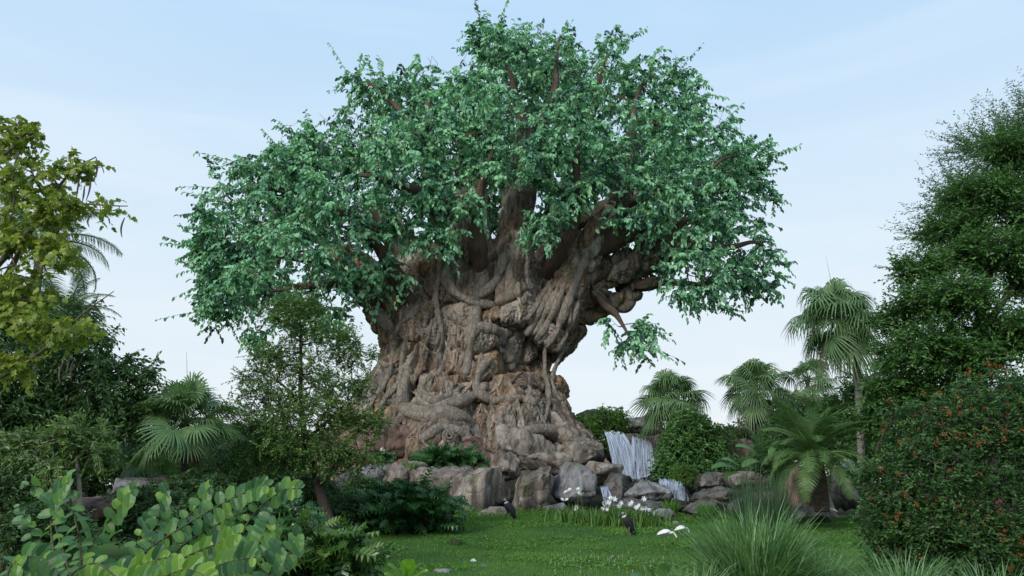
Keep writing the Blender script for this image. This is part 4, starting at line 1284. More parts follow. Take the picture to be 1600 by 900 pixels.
for i, (px, py, ln) in enumerate([(126, 262, 62), (140, 268, 52), (150, 246, 44), (132, 290, 30), (195, 340, 34), (143, 335, 22), (28, 235, 80), (22, 300, 60), (50, 262, 50), (108, 545, 40), (116, 560, 34), (100, 565, 36)]):
    p = at(px, py, 12.3); l = ln * 12.3 / F
    g = Geo(); s = np.linspace(0, 1, 10)[:, None]
    P = p + np.array([0, 0, -l]) * s + np.array([.05 * math.sin(i), 0, 0]) * np.sin(s * 3)
    tube(g, P, .012 * np.sin(np.linspace(.35, 3.0, 10)) + .003, 6, tone=.3)
    g.obj('seed_pod', plain_mat('dry_seed_pod', (.13, .10, .09), (.07, .05, .045)), yt)
# slender tree with pale trunk
woody('slender_tree', 'slender pale-trunked small tree with yellowing leaves at left', 'tree',
      [(pts([(122, 850, 17), (124, 770, 17), (118, 700, 17)]), [.06, .05, .03])], [pb(100, 690, 17, 42, 16), pb(140, 706, 17, 30, 13), pb(55, 712, 17, 34, 12), pb(110, 672, 17, 26, 12), pb(30, 690, 17, 30, 14), pb(160, 680, 17.4, 20, 12), pb(85, 730, 16.6, 26, 12)],
      20, 200, lf(3, .4, 9, LEAF2, .13, .4, hang=.4, tone0=.55), M_OL, M_PBARK)
# small feathery tree in front of the trunk
woody('feathery_tree', 'airy fine-leaved tree standing before the left side of the giant tree', 'tree',
      [(pts([(520, 830, 24), (500, 770, 24), (478, 690, 24), (470, 620, 24), (470, 540, 24), (468, 480, 24)]), [.17, .13, .10, .07, .045, .015]),
       (pts([(476, 690, 24), (520, 650, 23.5), (560, 610, 23.5)]), [.06, .035, .01]), (pts([(472, 640, 24), (440, 600, 24), (400, 580, 24)]), [.05, .03, .01]),
       (pts([(484, 715, 24), (440, 680, 23.6), (390, 660, 23.5)]), [.06, .04, .012]), (pts([(500, 760, 24), (530, 720, 23.4), (570, 700, 23.4)]), [.06, .04, .012])],
      [pb(465, 492, 24, 48, 30), pb(505, 530, 24, 60, 20), pb(545, 560, 24, 42, 14), pb(430, 555, 24, 42, 16), pb(405, 588, 24, 36, 12), pb(475, 580, 24, 62, 18), pb(535, 605, 23.6, 52, 20), pb(440, 620, 24, 64, 22),
       pb(500, 650, 23.5, 70, 24), pb(560, 665, 23.5, 46, 20), pb(420, 665, 23.6, 62, 24), pb(470, 700, 23.4, 74, 28), pb(540, 715, 23.4, 52, 24), pb(410, 720, 23.6, 56, 26), pb(370, 640, 24, 30, 12)],
      100, 1050, lf(3, .46, 13, LEAF2, .10, .5, hang=.12, droop=.1, tone0=.5, rt=.004, spread=.7, upn=1.2), M_OL, M_DBARK, inner=.2)
# big right-hand tree and the fine-leaved one above it
woody('broadleaf_tree', 'large dense green tree towering behind the orange-flowered bush', 'tree',
      [(pts([(1560, 900, 26), (1545, 760, 26), (1530, 620, 26), (1535, 480, 26), (1560, 360, 26)]), [.42, .34, .26, .16, .06]),
       (pts([(1532, 600, 26), (1480, 500, 25.5), (1440, 430, 25.5)]), [.15, .09, .03]), (pts([(1534, 520, 26), (1590, 440, 26), (1650, 380, 26)]), [.14, .09, .03]),
       (pts([(1535, 640, 26), (1470, 590, 25), (1410, 560, 25)]), [.13, .08, .03])],
      [pb(1480, 470, 25, 72, 26, 72), pb(1545, 400, 26, 72, 26, 72), pb(1440, 545, 25, 62, 25, 62), pb(1535, 310, 27, 66, 25, 66), pb(1590, 240, 27, 56, 27, 56), pb(1590, 520, 25, 78, 24, 78), pb(1440, 425, 26, 42, 15, 42), pb(1500, 560, 25, 74, 21, 74), pb(1405, 500, 26, 36, 14, 36),
       pb(1405, 605, 26, 48, 18, 48), pb(1630, 340, 26, 60, 36, 60), pb(1490, 360, 27, 50, 16, 50), pb(1640, 440, 26, 60, 30, 60), pb(1380, 655, 27, 42, 20, 42), pb(1460, 620, 26, 70, 20, 70)],
      150, 2600, lf(3, .75, 13, LEAF2, .145, .5, hang=.12, droop=.1, tone0=.5, rt=.006, upn=1.2, spread=.65), M_MD, M_DBARK, inner=.25)
woody('fine_leaved_tree', 'wispy fine-leaved tree rising against the sky at the upper right', 'tree',
      [(pts([(1700, 900, 31), (1680, 600, 31), (1640, 400, 31), (1600, 260, 31), (1590, 170, 31)]), [.35, .28, .18, .09, .03]),
       (pts([(1640, 400, 31), (1560, 330, 30.5), (1500, 290, 30.5), (1470, 270, 30.5)]), [.12, .08, .04, .012]), (pts([(1610, 300, 31), (1550, 240, 31), (1510, 200, 31)]), [.09, .05, .012]),
       (pts([(1560, 330, 30.5), (1480, 350, 30), (1425, 365, 30)]), [.07, .04, .01])],
      [pb(1534, 234, 31, 42, 19), pb(1594, 207, 31, 48, 24), pb(1489, 312, 30.5, 36, 17), pb(1634, 177, 31, 44, 22), pb(1459, 370, 30.5, 28, 11), pb(1534, 297, 31, 54, 20), pb(1594, 262, 31, 56, 24), pb(1504, 357, 30.5, 50, 16), pb(1664, 242, 31, 50, 40)],
      80, 800, lf(2, 1.5, 22, LEAF2, .14, .34, hang=.05, droop=-.03, spread=.25, tone0=.5, rt=.004), M_FI, M_BARK, inner=.2)
# orange-flowered bush
ob = woody('flowering_bush', 'huge bush dotted with orange flower clusters filling the lower right', 'bush',
      [(pts([(1560, 980, 14.5), (1550, 850, 14.5), (1540, 700, 14.5)]), [.10, .08, .04]), (pts([(1500, 980, 14.5), (1470, 850, 14.3), (1430, 740, 14.2)]), [.08, .06, .03]),
       (pts([(1600, 980, 14.5), (1620, 800, 14.5), (1620, 660, 14.5)]), [.08, .06, .03])],
      [pb(1560, 760, 14.5, 150, 120), pb(1450, 770, 14.2, 92, 92), pb(1550, 650, 14.6, 90, 66), pb(1395, 815, 14, 52, 52), pb(1380, 745, 14.3, 38, 34), pb(1620, 640, 14.6, 70, 60), pb(1445, 665, 14.5, 62, 48), pb(1480, 850, 13.8, 90, 60), pb(1600, 860, 13.8, 80, 60), pb(1400, 880, 14, 50, 30)],
      120, 2300, lf(3, .26, 9, LEAF2, .075, .5, hang=.25, tone0=.42, rt=.004), leaf_mat('bush_leaf', [(0, (.018, .06, .014)), (.55, (.045, .12, .026)), (1, (.11, .22, .045))], trans=.22), M_DBARK, inner=.55)
gf = Geo()
for k in range(16):
    d = norm(rng.normal(size=3) + np.array([0, 0, .8]))
    p = d * rng.uniform(.01, .035)
    leaves(gf, LEAF2, p[None], d[None], rng.normal(size=(1, 3)), .045, .022, rng.random())
M_ORF = leaf_mat('orange_flower', [(0, (.20, .04, .012)), (.5, (.34, .08, .02)), (1, (.46, .17, .035))], trans=.2)
fme = gf.mesh('flower_cluster', M_ORF, False)
C, d_, _ = blob_points([pb(1560, 760, 14.5, 150, 120), pb(1450, 770, 14.2, 92, 92), pb(1550, 650, 14.6, 90, 66), pb(1395, 800, 14, 50, 50), pb(1445, 665, 14.5, 62, 48), pb(1480, 850, 13.8, 90, 60), pb(1600, 640, 14.6, 70, 60)], 1500, .97)
cnt = 0
for p, dd in zip(C, d_):
    if dd[1] < -.15 and p[0] < 9.6 and (p[2] > 2.3 or rng.random() < .55):
        place(fme, 'flower_cluster', ob, p + dd * .16, (rng.normal(), rng.normal(), rng.normal() * .4), dd + [0, 0, .4], rng.uniform(.4, .85))
        cnt += 1
        if cnt >= 220: break

def bush(name, label, blobs, mleaf, leaf, n3, group=None, cat='bush', stem=.05):
    c = blobs[0][0]
    gz = g1(c[0], c[1])
    low = min(b[0][2] - b[1][2] for b in blobs)
    z0 = min(gz, low + .1)
    tr_ = [(np.array([[c[0], c[1], z0], [c[0], c[1], (z0 + c[2]) / 2], [c[0], c[1], c[2]]]), [stem, stem * .8, stem * .5])]
    return woody(name, label, cat, tr_, blobs, max(10, n3 // 18), n3, leaf, mleaf, M_DBARK, group, inner=.5, sides=6)
S5 = lf(3, .35, 8, LEAF2, .13, .42, hang=.3, tone0=.45, rt=.005)
bush('overhanging_bush', 'light green bush spilling over the rocks left of the tall waterfall', [pb(925, 668, 48, 24, 18), pb(955, 655, 48.5, 30, 20), pb(900, 662, 48, 12, 12), pb(935, 690, 47.6, 16, 16)], M_BG, lf(3, .5, 9, LEAF2, .16, .35, hang=.4, tone0=.35), 330)
bush('rounded_bush', 'rounded mid-green bush right of the tall waterfall', [pb(1078, 672, 43, 38, 30), pb(1060, 700, 42.5, 30, 24), pb(1100, 705, 43, 30, 24), pb(1045, 730, 42, 26, 22), pb(1095, 735, 42, 20, 16)], M_MD, lf(3, .5, 8, LEAF2, .2, .45, hang=.35, tone0=.55), 600)
bush('bright_bush', 'small bright green bush right of the lower waterfall', [pb(1070, 738, 39.5, 18, 15)], M_BG, lf(3, .3, 8, LEAF2, .11, .35, hang=.3, tone0=.5), 110)
bush('ridge_shrub', 'dark shrub between the waterfall palms on the ridge', [pb(1120, 690, 47, 34, 24), pb(1100, 700, 46, 26, 20)], M_DK, S5, 260)
bush('leafy_shrub', 'leafy green shrub under the tall slender palm', [pb(1320, 640, 33, 40, 26), pb(1300, 660, 33, 34, 24), pb(1350, 670, 32, 34, 40), pb(1340, 600, 34, 22, 18), pb(1345, 720, 31, 24, 30)], M_MD, lf(3, .45, 8, LEAF2, .15, .45, hang=.3, tone0=.5), 600)
bush('dark_shrub', 'dark shrub on the bank behind the flat slabs', [pb(1130, 742, 47, 44, 20), pb(1165, 752, 45, 40, 16), pb(1100, 735, 48, 30, 22)], M_DK, S5, 360)
bush('dark_shrub', 'dark shrub low behind the rushes and the reddish boulder', [pb(1205, 752, 40, 40, 22), pb(1240, 745, 41, 30, 24), pb(1330, 750, 38, 40, 24)], M_DK, S5, 420)
bush('leafy_shrub', 'leafy green shrub on the bank left of the feather-leaved palm', [pb(1150, 728, 42, 30, 14), pb(1210, 700, 38, 26, 22)], M_MD, S5, 240)
bush('dark_shrub', 'dark shrub behind the feather-leaved palm', [pb(1225, 680, 34, 40, 30), pb(1200, 720, 33, 30, 30), pb(1240, 640, 36, 40, 18)], M_DK, S5, 420)
bush('dark_shrub', 'dark shrub between the full fan palm and the feathery tree', [pb(380, 715, 29, 46, 30), pb(420, 750, 28, 60, 34), pb(350, 690, 31, 24, 20), pb(480, 770, 27, 50, 34)], M_DK, S5, 900)
bush('dark_shrub', 'dark shrub at the foot of the full fan palm', [pb(300, 770, 21, 60, 26), pb(230, 800, 19, 70, 30), pb(340, 800, 18, 60, 30)], M_DK, lf(3, .35, 8, LEAF2, .12, .42, hang=.3, tone0=.4), 900)
bush('dark_shrub', 'dark shrub at the far left behind the round-leaved bush', [pb(20, 780, 17, 60, 44), pb(70, 830, 15, 60, 40), pb(-10, 720, 18, 46, 40)], M_DK, lf(3, .3, 8, LEAF2, .10, .42, hang=.3, tone0=.45), 800)
bush('low_shrub', 'low shrub in shade between the split-leaf shrub and the feathery tree', [pb(535, 800, 26, 30, 24), pb(560, 770, 30, 24, 22)], M_DK, S5, 260)
bush('red_tinged_shrub', 'low ochre-tinged shrub on the left boulders', [pb(445, 705, 33, 44, 14), pb(300, 735, 30, 34, 14)], M_OL, S5, 160)
# background belt of trees: each one a tree of its own
BT = [(-120, 640, 48, 90, 70), (30, 690, 46, 80, 55), (150, 700, 52, 70, 45), (240, 725, 60, 60, 36), (330, 715, 56, 66, 40), (420, 700, 64, 66, 42), (500, 712, 62, 56, 40), (1030, 705, 66, 54, 26), (1135, 690, 70, 40, 18),
      (1200, 680, 62, 50, 34), (1290, 665, 60, 54, 40), (1370, 650, 56, 60, 50), (1460, 690, 48, 70, 60), (1580, 680, 46, 90, 70), (1700, 640, 48, 90, 80)]
BTL = ['dark tree beyond the left edge of the frame', 'dark tree low at the left edge behind the leafy tree', 'dark tree behind the slender pale trunk', 'distant tree behind the low fan palm', 'distant tree behind the full fan palm',
       'distant tree left of the feathery tree trunk', 'distant tree behind the feathery tree', 'distant tree behind the rounded waterfall bush', 'distant pale tree between the two middle palms', 'distant tree behind the sparse palm',
       'distant tree left of the tall slender palm', 'distant tree right of the tall slender palm', 'distant tree behind the left of the orange-flowered bush', 'dark tree behind the middle of the orange-flowered bush', 'dark tree beyond the right edge of the frame']
for i, (x, y, Y, rx, ry) in enumerate(BT):
    Y0 = at(x, y, Y)
    z0 = g1(Y0[0], Y0[1])
    q = [pb(x, y, Y, rx, ry, rx * .7), pb(x - rx * .5, y + ry * .3, Y, rx * .55, ry * .6), pb(x + rx * .5, y + ry * .25, Y, rx * .55, ry * .65), pb(x + rx * .2 * (-1) ** i, y - ry * .5, Y, rx * .45, ry * .5), pb(x, y + ry, Y, rx * .8, ry * .5)]
    woody('background_tree', BTL[i], 'tree', [(np.array([[Y0[0], Y0[1], z0 - .2], [Y0[0] + .2, Y0[1], z0 + 2], Y0]), [.25, .2, .1])], q, 26, 420, lf(3, .9, 7, LEAF2, .33, .5, hang=.3, tone0=.4 + .1 * (i % 3), rt=.01), [M_DK, M_MD, M_OL][i % 3], M_DBARK, 'trees in the background belt', inner=.4)

# ------------------------------------------------------------------ SPLIT-LEAF AND OTHER LARGE-LEAVED PLANTS
M_PHO = leaf_mat('split_leaf_green', [(0, (.018, .07, .02)), (.5, (.042, .13, .034)), (1, (.09, .21, .05))], src='obj', trans=.18, rough=.35, spec=.5)
M_PHB = leaf_mat('split_leaf_light_green', [(0, (.03, .085, .018)), (.5, (.06, .14, .028)), (1, (.20, .27, .05))], src='obj', trans=.22, rough=.35, spec=.5)
M_STEM = plain_mat('green_stem', (.07, .12, .03), (.04, .07, .02))
def leaf_mesh(T_, L, Wd, mat, name='leaf'):
    g = Geo(); leaves(g, T_, np.zeros((1, 3)), np.array([[1.0, 0, 0]]), np.array([[0, 0, 1.0]]), L, Wd, .5)
    return g.mesh(name, mat, False)
def split_plant(label, px, py, Y, rx, ry, n, L, mat, seed=0, name='split_leaf_shrub', rdf=.8):
    s = Y / F
    c, r = pb(px, py, Y, rx, ry, rx * rdf)
    r = np.array(r)
    base = np.array([c[0], c[1], c[2] - r[2] * .95])
    root = thing(name, base, label, 'shrub', 'split-leaf shrubs')
    me = leaf_mesh(SPLIT, L, L * .95, mat)
    gs = Geo()
    rr = np.random.default_rng(seed)
    for k in range(n):
        d = norm(rr.normal(size=3)); d[2] = abs(d[2]) * 1.0 - .35 * (rr.random() < .4)
        d[1] = -abs(d[1]) if rr.random() < .7 else d[1]
        d = norm(d)
        p = c + d * r * rr.uniform(.62, 1.0) + np.array([0, 0, -.3 * r[2] * (d[2] < 0)])
        dd = norm(d * [1, 1, .35] + rr.normal(size=3) * .35 + np.array([0, 0, -.35]))
        nn = norm(d * .6 + np.array([0, -.35, .75]) + rr.normal(size=3) * .25)
        place(me, 'leaf', root, p, dd, nn, rr.uniform(.7, 1.15))
        m = (base + p) / 2 + np.array([0, 0, .25 * r[2]])
        u = np.linspace(0, 1, 5)[:, None]
        tube(gs, (1 - u) ** 2 * base + 2 * u * (1 - u) * m + u * u * p, np.linspace(.014, .008, 5), 4)
    gs.obj('stems', M_STEM, root, kind='stuff')
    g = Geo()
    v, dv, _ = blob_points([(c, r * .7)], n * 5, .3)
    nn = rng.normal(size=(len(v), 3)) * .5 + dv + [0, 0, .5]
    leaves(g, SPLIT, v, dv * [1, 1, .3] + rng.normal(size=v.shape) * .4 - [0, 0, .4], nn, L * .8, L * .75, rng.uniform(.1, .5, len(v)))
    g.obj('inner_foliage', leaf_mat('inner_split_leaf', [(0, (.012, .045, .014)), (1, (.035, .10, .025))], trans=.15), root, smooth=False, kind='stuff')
    return root
split_plant('large dark mound of deeply split leaves at the back left of the lawn', 640, 795, 27, 84, 42, 260, .44, M_PHO, 1)
split_plant('spreading split-leaved plant in front of the lawn, right of the round-leaved bush', 490, 868, 14.5, 92, 48, 230, .36, M_PHB, 2)
split_plant('low split-leaved plant growing on top of the boulders at the trunk foot', 702, 716, 41, 54, 15, 130, .50, M_PHO, 3)
split_plant('dark split-leaved plant in the shade behind the spreading one', 430, 815, 20, 70, 30, 120, .38, M_PHO, 4)
split_plant('small split-leaved tuft on the grey boulder left of the trunk', 597, 713, 39.5, 16, 9, 26, .3, M_PHO, 5)

def banana(px, py, Y, specs, label, mat):
    c = at(px, py, Y)
    root = thing('broad_leaved_plant', (c[0], c[1], c[2]), label, 'plant', 'broad-leaved plants')
    for i, (ex, ey, w) in enumerate(specs):
        e = at(ex, ey, Y - .3)
        s = np.linspace(0, 1, 14)
        m = (c + e) / 2 + np.array([0, 0, .28 * np.linalg.norm(e - c)])
        P = ((1 - s) ** 2)[:, None] * c + (2 * s * (1 - s))[:, None] * m + (s ** 2)[:, None] * e
        T = norm(np.gradient(P, axis=0)); Sd = norm(np.cross(T, [0.2, -.5, 1.0])); Nn = np.cross(Sd, T)
        ww = w * Y / F * np.where(s < .25, .08, np.sin(np.pi * np.clip((s - .22) / .8, 0, 1)) ** .6 + .05)
        g = Geo()
        V = np.stack([P - Sd * ww[:, None] + Nn * (ww * .35)[:, None], P, P + Sd * ww[:, None] + Nn * (ww * .35)[:, None]], 1).reshape(-1, 3)
        q = []
        for k in range(13):
            b = 3 * k
            q += [(b, b + 1, b + 4, b + 3), (b + 1, b + 2, b + 5, b + 4)]
        g.add(V, q); g.obj('leaf', mat, root)
M_BAN = leaf_mat('banana_leaf', [(0, (.05, .13, .04)), (1, (.12, .25, .08))], src='obj', trans=.3, rough=.35)
banana(1195, 725, 32, [(1165, 668, 9), (1150, 698, 8), (1180, 660, 7), (1225, 690, 8), (1160, 730, 7)], 'broad upright leaves left of the feather-leaved palm', M_BAN)
banana(1165, 742, 34, [(1112, 732, 7), (1128, 718, 6), (1150, 712, 6), (1190, 730, 6), (1130, 748, 5)], 'low arching broad leaves above the grey slabs', M_BAN)
banana(632, 930, 13, [(606, 884, 10), (622, 876, 9), (640, 874, 10), (656, 882, 10), (668, 893, 8), (600, 898, 7)], 'bright green broad-leaved plant at the bottom edge left of the flat stone', leaf_mat('lime_leaf', [(0, (.12, .28, .03)), (1, (.28, .45, .06))], src='obj', trans=.35))
banana(150, 880, 9, [(110, 800, 8), (200, 790, 6), (190, 830, 7), (128, 840, 7), (90, 850, 8), (178, 800, 5)], 'strap-leaved plant standing inside the round-leaved bush', M_BAN)
banana(1030, 925, 11, [(1005, 885, 9), (1042, 882, 9), (1062, 900, 8), (985, 902, 7)], 'arched ribbed leaf at the bottom edge left of the tall grass', M_BAN)

# ------------------------------------------------------------------ ROUND-LEAVED BUSH, foreground
def round_bush():
    root = thing('round_leaved_bush', at(260, 1250, 5.6), 'foreground bush with arching stems of paired round leaves at the lower left', 'bush')
    M_RO = leaf_mat('round_leaf', [(0, (.03, .09, .038)), (.5, (.06, .16, .05)), (.8, (.11, .23, .055)), (1, (.18, .31, .07))], src='obj', trans=.28, rough=.45, spec=.4, veins=.016)
    M_RY = leaf_mat('young_round_leaf', [(0, (.10, .22, .035)), (1, (.22, .36, .06))], src='obj', trans=.35, rough=.45, spec=.4, veins=.016)
    me = leaf_mesh(ROUND, .094, .068, M_RO); my = leaf_mesh(ROUND, .085, .062, M_RY)
    M_ST = plain_mat('bush_stem', (.09, .10, .04), (.06, .05, .03))
    AR = [  # pixel path, depth, spacing px, young?
        ([(120, 930), (95, 850), (80, 800), (70, 765), (35, 757)], 6.0, 15, 0),
        ([(130, 930), (125, 850), (112, 790), (104, 755), (100, 745)], 5.7, 15, 0),
        ([(120, 900), (150, 840), (190, 790), (212, 758)], 5.8, 15, 0),
        ([(90, 900), (80, 830), (85, 780), (108, 752)], 5.5, 16, 0),
        ([(225, 930), (238, 860), (252, 800), (262, 762)], 6.0, 11, 0),
        ([(150, 930), (215, 870), (290, 820), (350, 785), (400, 762), (420, 758)], 5.8, 12, 0),
        ([(200, 930), (250, 850), (310, 790), (330, 758)], 6.2, 12, 0),
        ([(300, 930), (350, 870), (400, 800), (440, 768), (470, 762)], 5.8, 12, 0),
        ([(170, 930), (240, 895), (300, 865), (350, 845), (375, 832)], 5.2, 10, 1),
        ([(330, 940), (370, 890), (405, 850), (425, 800)], 5.4, 13, 0),
        ([(30, 940), (30, 900), (28, 880)], 5.0, 15, 1),
        ([(60, 960), (110, 900), (150, 880), (190, 905), (240, 900)], 4.8, 11, 1),
        ([(250, 960), (300, 905), (350, 880), (400, 870)], 5.0, 11, 0),
        ([(170, 960), (230, 915), (290, 890), (330, 905)], 4.6, 10, 1),
        ([(0, 940), (20, 880), (60, 870), (90, 890)], 4.9, 13, 0),
        ([(220, 960), (270, 870), (320, 830), (380, 800)], 6.2, 13, 0),
        ([(340, 960), (400, 920), (430, 880), (440, 850)], 5.2, 13, 0),
    ]
    AR += [([(60, 940), (55, 880), (48, 830), (30, 790)], 6.3, 13, 0), ([(180, 940), (205, 870), (228, 820), (240, 800)], 6.4, 12, 0), ([(260, 950), (330, 890), (390, 850), (440, 820)], 5.6, 12, 0),
           ([(100, 960), (140, 925), (200, 890), (260, 870)], 5.1, 11, 1), ([(350, 950), (410, 905), (455, 860), (470, 830)], 5.9, 12, 0), ([(380, 950), (350, 900), (360, 850), (372, 800)], 6.2, 12, 0)]
    r = np.random.default_rng(4)
    for L, Y, sp, yg in AR:
        P2 = spline(np.array(L, float), 60)
        P = np.array([at(a, b, Y + .25 * math.sin(i * .06)) for i, (a, b) in enumerate(P2)])
        g = Geo(); tube(g, P, np.linspace(.009, .003, 60), 6, rough=.05); so = g.obj('stem', M_ST, root)
        seg = np.linalg.norm(np.diff(P, axis=0), axis=1); s = np.concatenate([[0], np.cumsum(seg)])
        step = sp * Y / F * .74
        k = 0; u = s[-1]
        while u > s[-1] * .08 and u > 0:
            p = np.array([np.interp(u, s, P[:, j]) for j in range(3)])
            i = min(int(np.searchsorted(s, u)), 59)
            T = norm(P[min(i + 1, 59)] - P[max(i - 1, 0)])
            sd = norm(np.cross(T, [0.0, -1.0, .25]))
            sg = 1 if k % 2 else -1
            e = min(1, .45 + (s[-1] - u) / (step * 5))
            d = norm(sd * sg * .9 + T * .30 + np.array([0, 0, -.45]) + r.normal(size=3) * .12)
            nn = norm(np.array([0, -.8, .6]) + T * .5 + r.normal(size=3) * .25)
            place(my if (yg and r.random() < .8) or r.random() < .10 else me, 'leaf', so, p, d, nn, e * r.uniform(.82, 1.15))
            u -= step; k += 1
round_bush()

# ------------------------------------------------------------------ GRASSES, LILIES, LAWN
def ribbons(g, B, az, L, lean, w, curl, tone, K=6):
    n = len(B)
    s = np.linspace(0, 1, K)
    h = np.stack([np.cos(az), np.sin(az), 0 * az], -1)
    sd = np.stack([-np.sin(az), np.cos(az), 0 * az], -1)
    tw = rng.uniform(-.9, .9, n)
    V = []
    p = B.copy(); ang = lean.copy()
    for k in range(K):
        ww = w * (1 - s[k] ** 2.2) + .0008
        side = sd * np.cos(tw)[:, None] + (h * np.sin(ang)[:, None] * 0 + h) * np.sin(tw)[:, None]
        V += [p - side * ww[:, None], p + side * ww[:, None]]
        p = p + (h * np.sin(ang)[:, None] + np.array([0, 0, 1.0]) * np.cos(ang)[:, None]) * (L / (K - 1))[:, None]
        ang = ang + curl * (s[k] + .15) / (K - 1) * 2
    V = np.stack(V, 1)
    q = np.array([[2 * k, 2 * k + 1, 2 * k + 3, 2 * k + 2] for k in range(K - 1)])[None]
    g.add(V.reshape(-1, 3), ((np.arange(n) * 2 * K)[:, None, None] + q).reshape(-1, 4), None, np.repeat(np.clip(tone, 0, 1), 2 * K))
M_ORN = leaf_mat('tall_grass_blade', [(0, (.05, .12, .035)), (.45, (.11, .23, .075)), (.75, (.25, .38, .18)), (1, (.42, .47, .27))], trans=.3, tmul=1.2)
M_GRS = leaf_mat('lawn_blade', [(0, (.045, .12, .022)), (.5, (.085, .20, .036)), (1, (.17, .29, .06))], trans=.3, rough=.6, spec=.2)
def tuft(name, label, px, Y, n, L, lean, spread, w, mat=None, curl=1.3, group='grass tufts', z=None, cat='grass tuft'):
    x = at(px, 800, Y)[0]; z0 = g1(x, Y) if z is None else z
    root = thing(name, (x, Y, z0), label, cat, group)
    g = Geo()
    az = rng.uniform(0, 2 * math.pi, n)
    rr = np.sqrt(rng.random(n)) * spread
    B = np.stack([x + rr * np.cos(az), Y + rr * np.sin(az), np.full(n, z0)], -1)
    az2 = az + rng.normal(0, .5, n)
    ribbons(g, B, az2, L * rng.uniform(.5, 1.1, n), np.abs(rng.normal(0, lean, n)), w * rng.uniform(.6, 1.3, n), curl * rng.uniform(.4, 1.3, n), rng.normal(.5, .2, n))
    g.obj('blades', mat or M_ORN, root, smooth=False, kind='stuff')
    return root
tuft('grass_tuft', 'tall fountain of arching green grass at the bottom right of the lawn', 1172, 12, 1700, 1.45, .55, .42, .013, curl=1.15)
tuft('grass_tuft', 'shorter grass tuft left of the tall fountain of grass', 1075, 11, 600, .8, .6, .3, .009)
tuft('grass_tuft', 'shorter grass tuft right of the tall fountain of grass', 1275, 12.5, 600, .85, .6, .35, .009)
tuft('grass_tuft', 'pale grass tuft at the bottom edge below the orange-flowered bush', 1400, 10.5, 700, .95, .5, .3, .009)
tuft('grass_tuft', 'grass tuft near the bottom right corner', 1525, 10, 600, .85, .5, .35, .009)
for (px, py, Y, n_, L_, lab) in [(858, 802, 33.6, 120, .55, 'weedy tuft at the foot of the upright fluted boulder'), (720, 804, 33.8, 110, .5, 'weedy tuft beside the left vulture'), (806, 806, 33.2, 100, .5, 'weedy tuft just right of the left vulture'),
                                (962, 802, 31.5, 110, .5, 'weedy tuft between the third and fourth lily clumps'), (1048, 796, 32.5, 130, .6, 'weedy tuft at the foot of the lower waterfall'), (1102, 800, 31, 130, .6, 'weedy tuft against the low dark slab'),
                                (868, 712, 41.5, 70, .6, 'small weedy tuft sprouting from the rocks right of the trunk foot'), (640, 728, 38.5, 70, .5, 'small weedy tuft sprouting left of the fern on the boulders')]:
    tuft('weed_tuft', lab, px, Y, n_, L_, .5, .3, .018, M_GRS, 1.4, 'weeds among the boulders', z=at(px, py, Y)[2] - .1, cat='weed')
M_RUSH = leaf_mat('rush_stalk', [(0, (.02, .05, .025)), (1, (.06, .11, .05))], trans=.1)
tuft('rush_clump', 'dark upright clump of thin rushes behind the tall grass', 1190, 22, 1300, 1.9, .12, .7, .008, M_RUSH, .25, 'rushes', cat='rushes')
tuft('rush_clump', 'few very tall straight rush stalks rising behind the grass', 1168, 14, 40, 2.6, .06, .18, .008, M_RUSH, .15, 'rushes', cat='rushes')

M_LIL = leaf_mat('lily_leaf', [(0, (.05, .12, .03)), (1, (.14, .25, .06))], trans=.3)
M_WH = leaf_mat('white_petal', [(0, (.72, .74, .78)), (1, (.82, .83, .84))], src='obj', trans=.25, tmul=.9)
gfl = Geo()
for k in range(6):
    a = k * math.pi / 3
    leaves(gfl, LEAF2, np.zeros((1, 3)), np.array([[math.cos(a), math.sin(a), .35]]), np.array([[0, 0, 1.0]]), .13, .06, .5)
lily_me = gfl.mesh('flower', M_WH, False)
def lilies(px, Y, w, nl, fl, label):
    x = at(px, 790, Y)[0]; z = g1(x, Y)
    root = thing('lily_clump', (x, Y, z), label, 'flower clump', 'white lily clumps along the back of the lawn')
    g = Geo()
    n = nl
    B = np.stack([x + rng.normal(0, w, n), Y + rng.normal(0, .25, n), np.full(n, z)], -1)
    ribbons(g, B, rng.uniform(0, 6.28, n), rng.uniform(.35, .8, n), np.abs(rng.normal(.15, .2, n)), rng.uniform(.02, .035, n), rng.uniform(.3, 1.2, n), rng.normal(.5, .2, n))
    g.obj('leaves', M_LIL, root, smooth=False, kind='stuff')
    for (fx, fy) in fl:
        p = at(fx, fy, Y - .25)
        g = Geo(); tube(g, [[p[0] + .05, Y, z], [p[0], Y - .1, (z + p[2]) / 2], p], [.012, .01, .007], 4); fs = g.obj('flower_stem', M_LIL, root)
        for k in range(3):
            place(lily_me, 'flower', fs, p + rng.normal(0, .05, 3), (rng.normal(), rng.normal(), rng.normal() * .3), (rng.normal(0, .4), -1, rng.normal(.4, .4)), rng.uniform(.6, 1.0))
lilies(884, 30, .28, 130, [(888, 768), (881, 782), (901, 794)], 'leftmost clump of white lilies, against the grey boulder')
lilies(912, 29.5, .3, 130, [(909, 771), (903, 766)], 'second clump of white lilies from the left')
lilies(948, 29, .34, 140, [(947, 784), (950, 791), (956, 780), (944, 795)], 'third clump of white lilies, below the tiny cascade')
lilies(980, 28.8, .3, 130, [(984, 786), (970, 790)], 'fourth clump of white lilies, behind the right vulture')
lilies(1010, 28.6, .3, 120, [(1005, 783), (1001, 793), (1012, 797)], 'rightmost clump of white lilies, left of the tall grass')
lilies(598, 39.3, .12, 16, [(597, 702), (600, 704)], 'single small lily with white bloom on the left boulders')

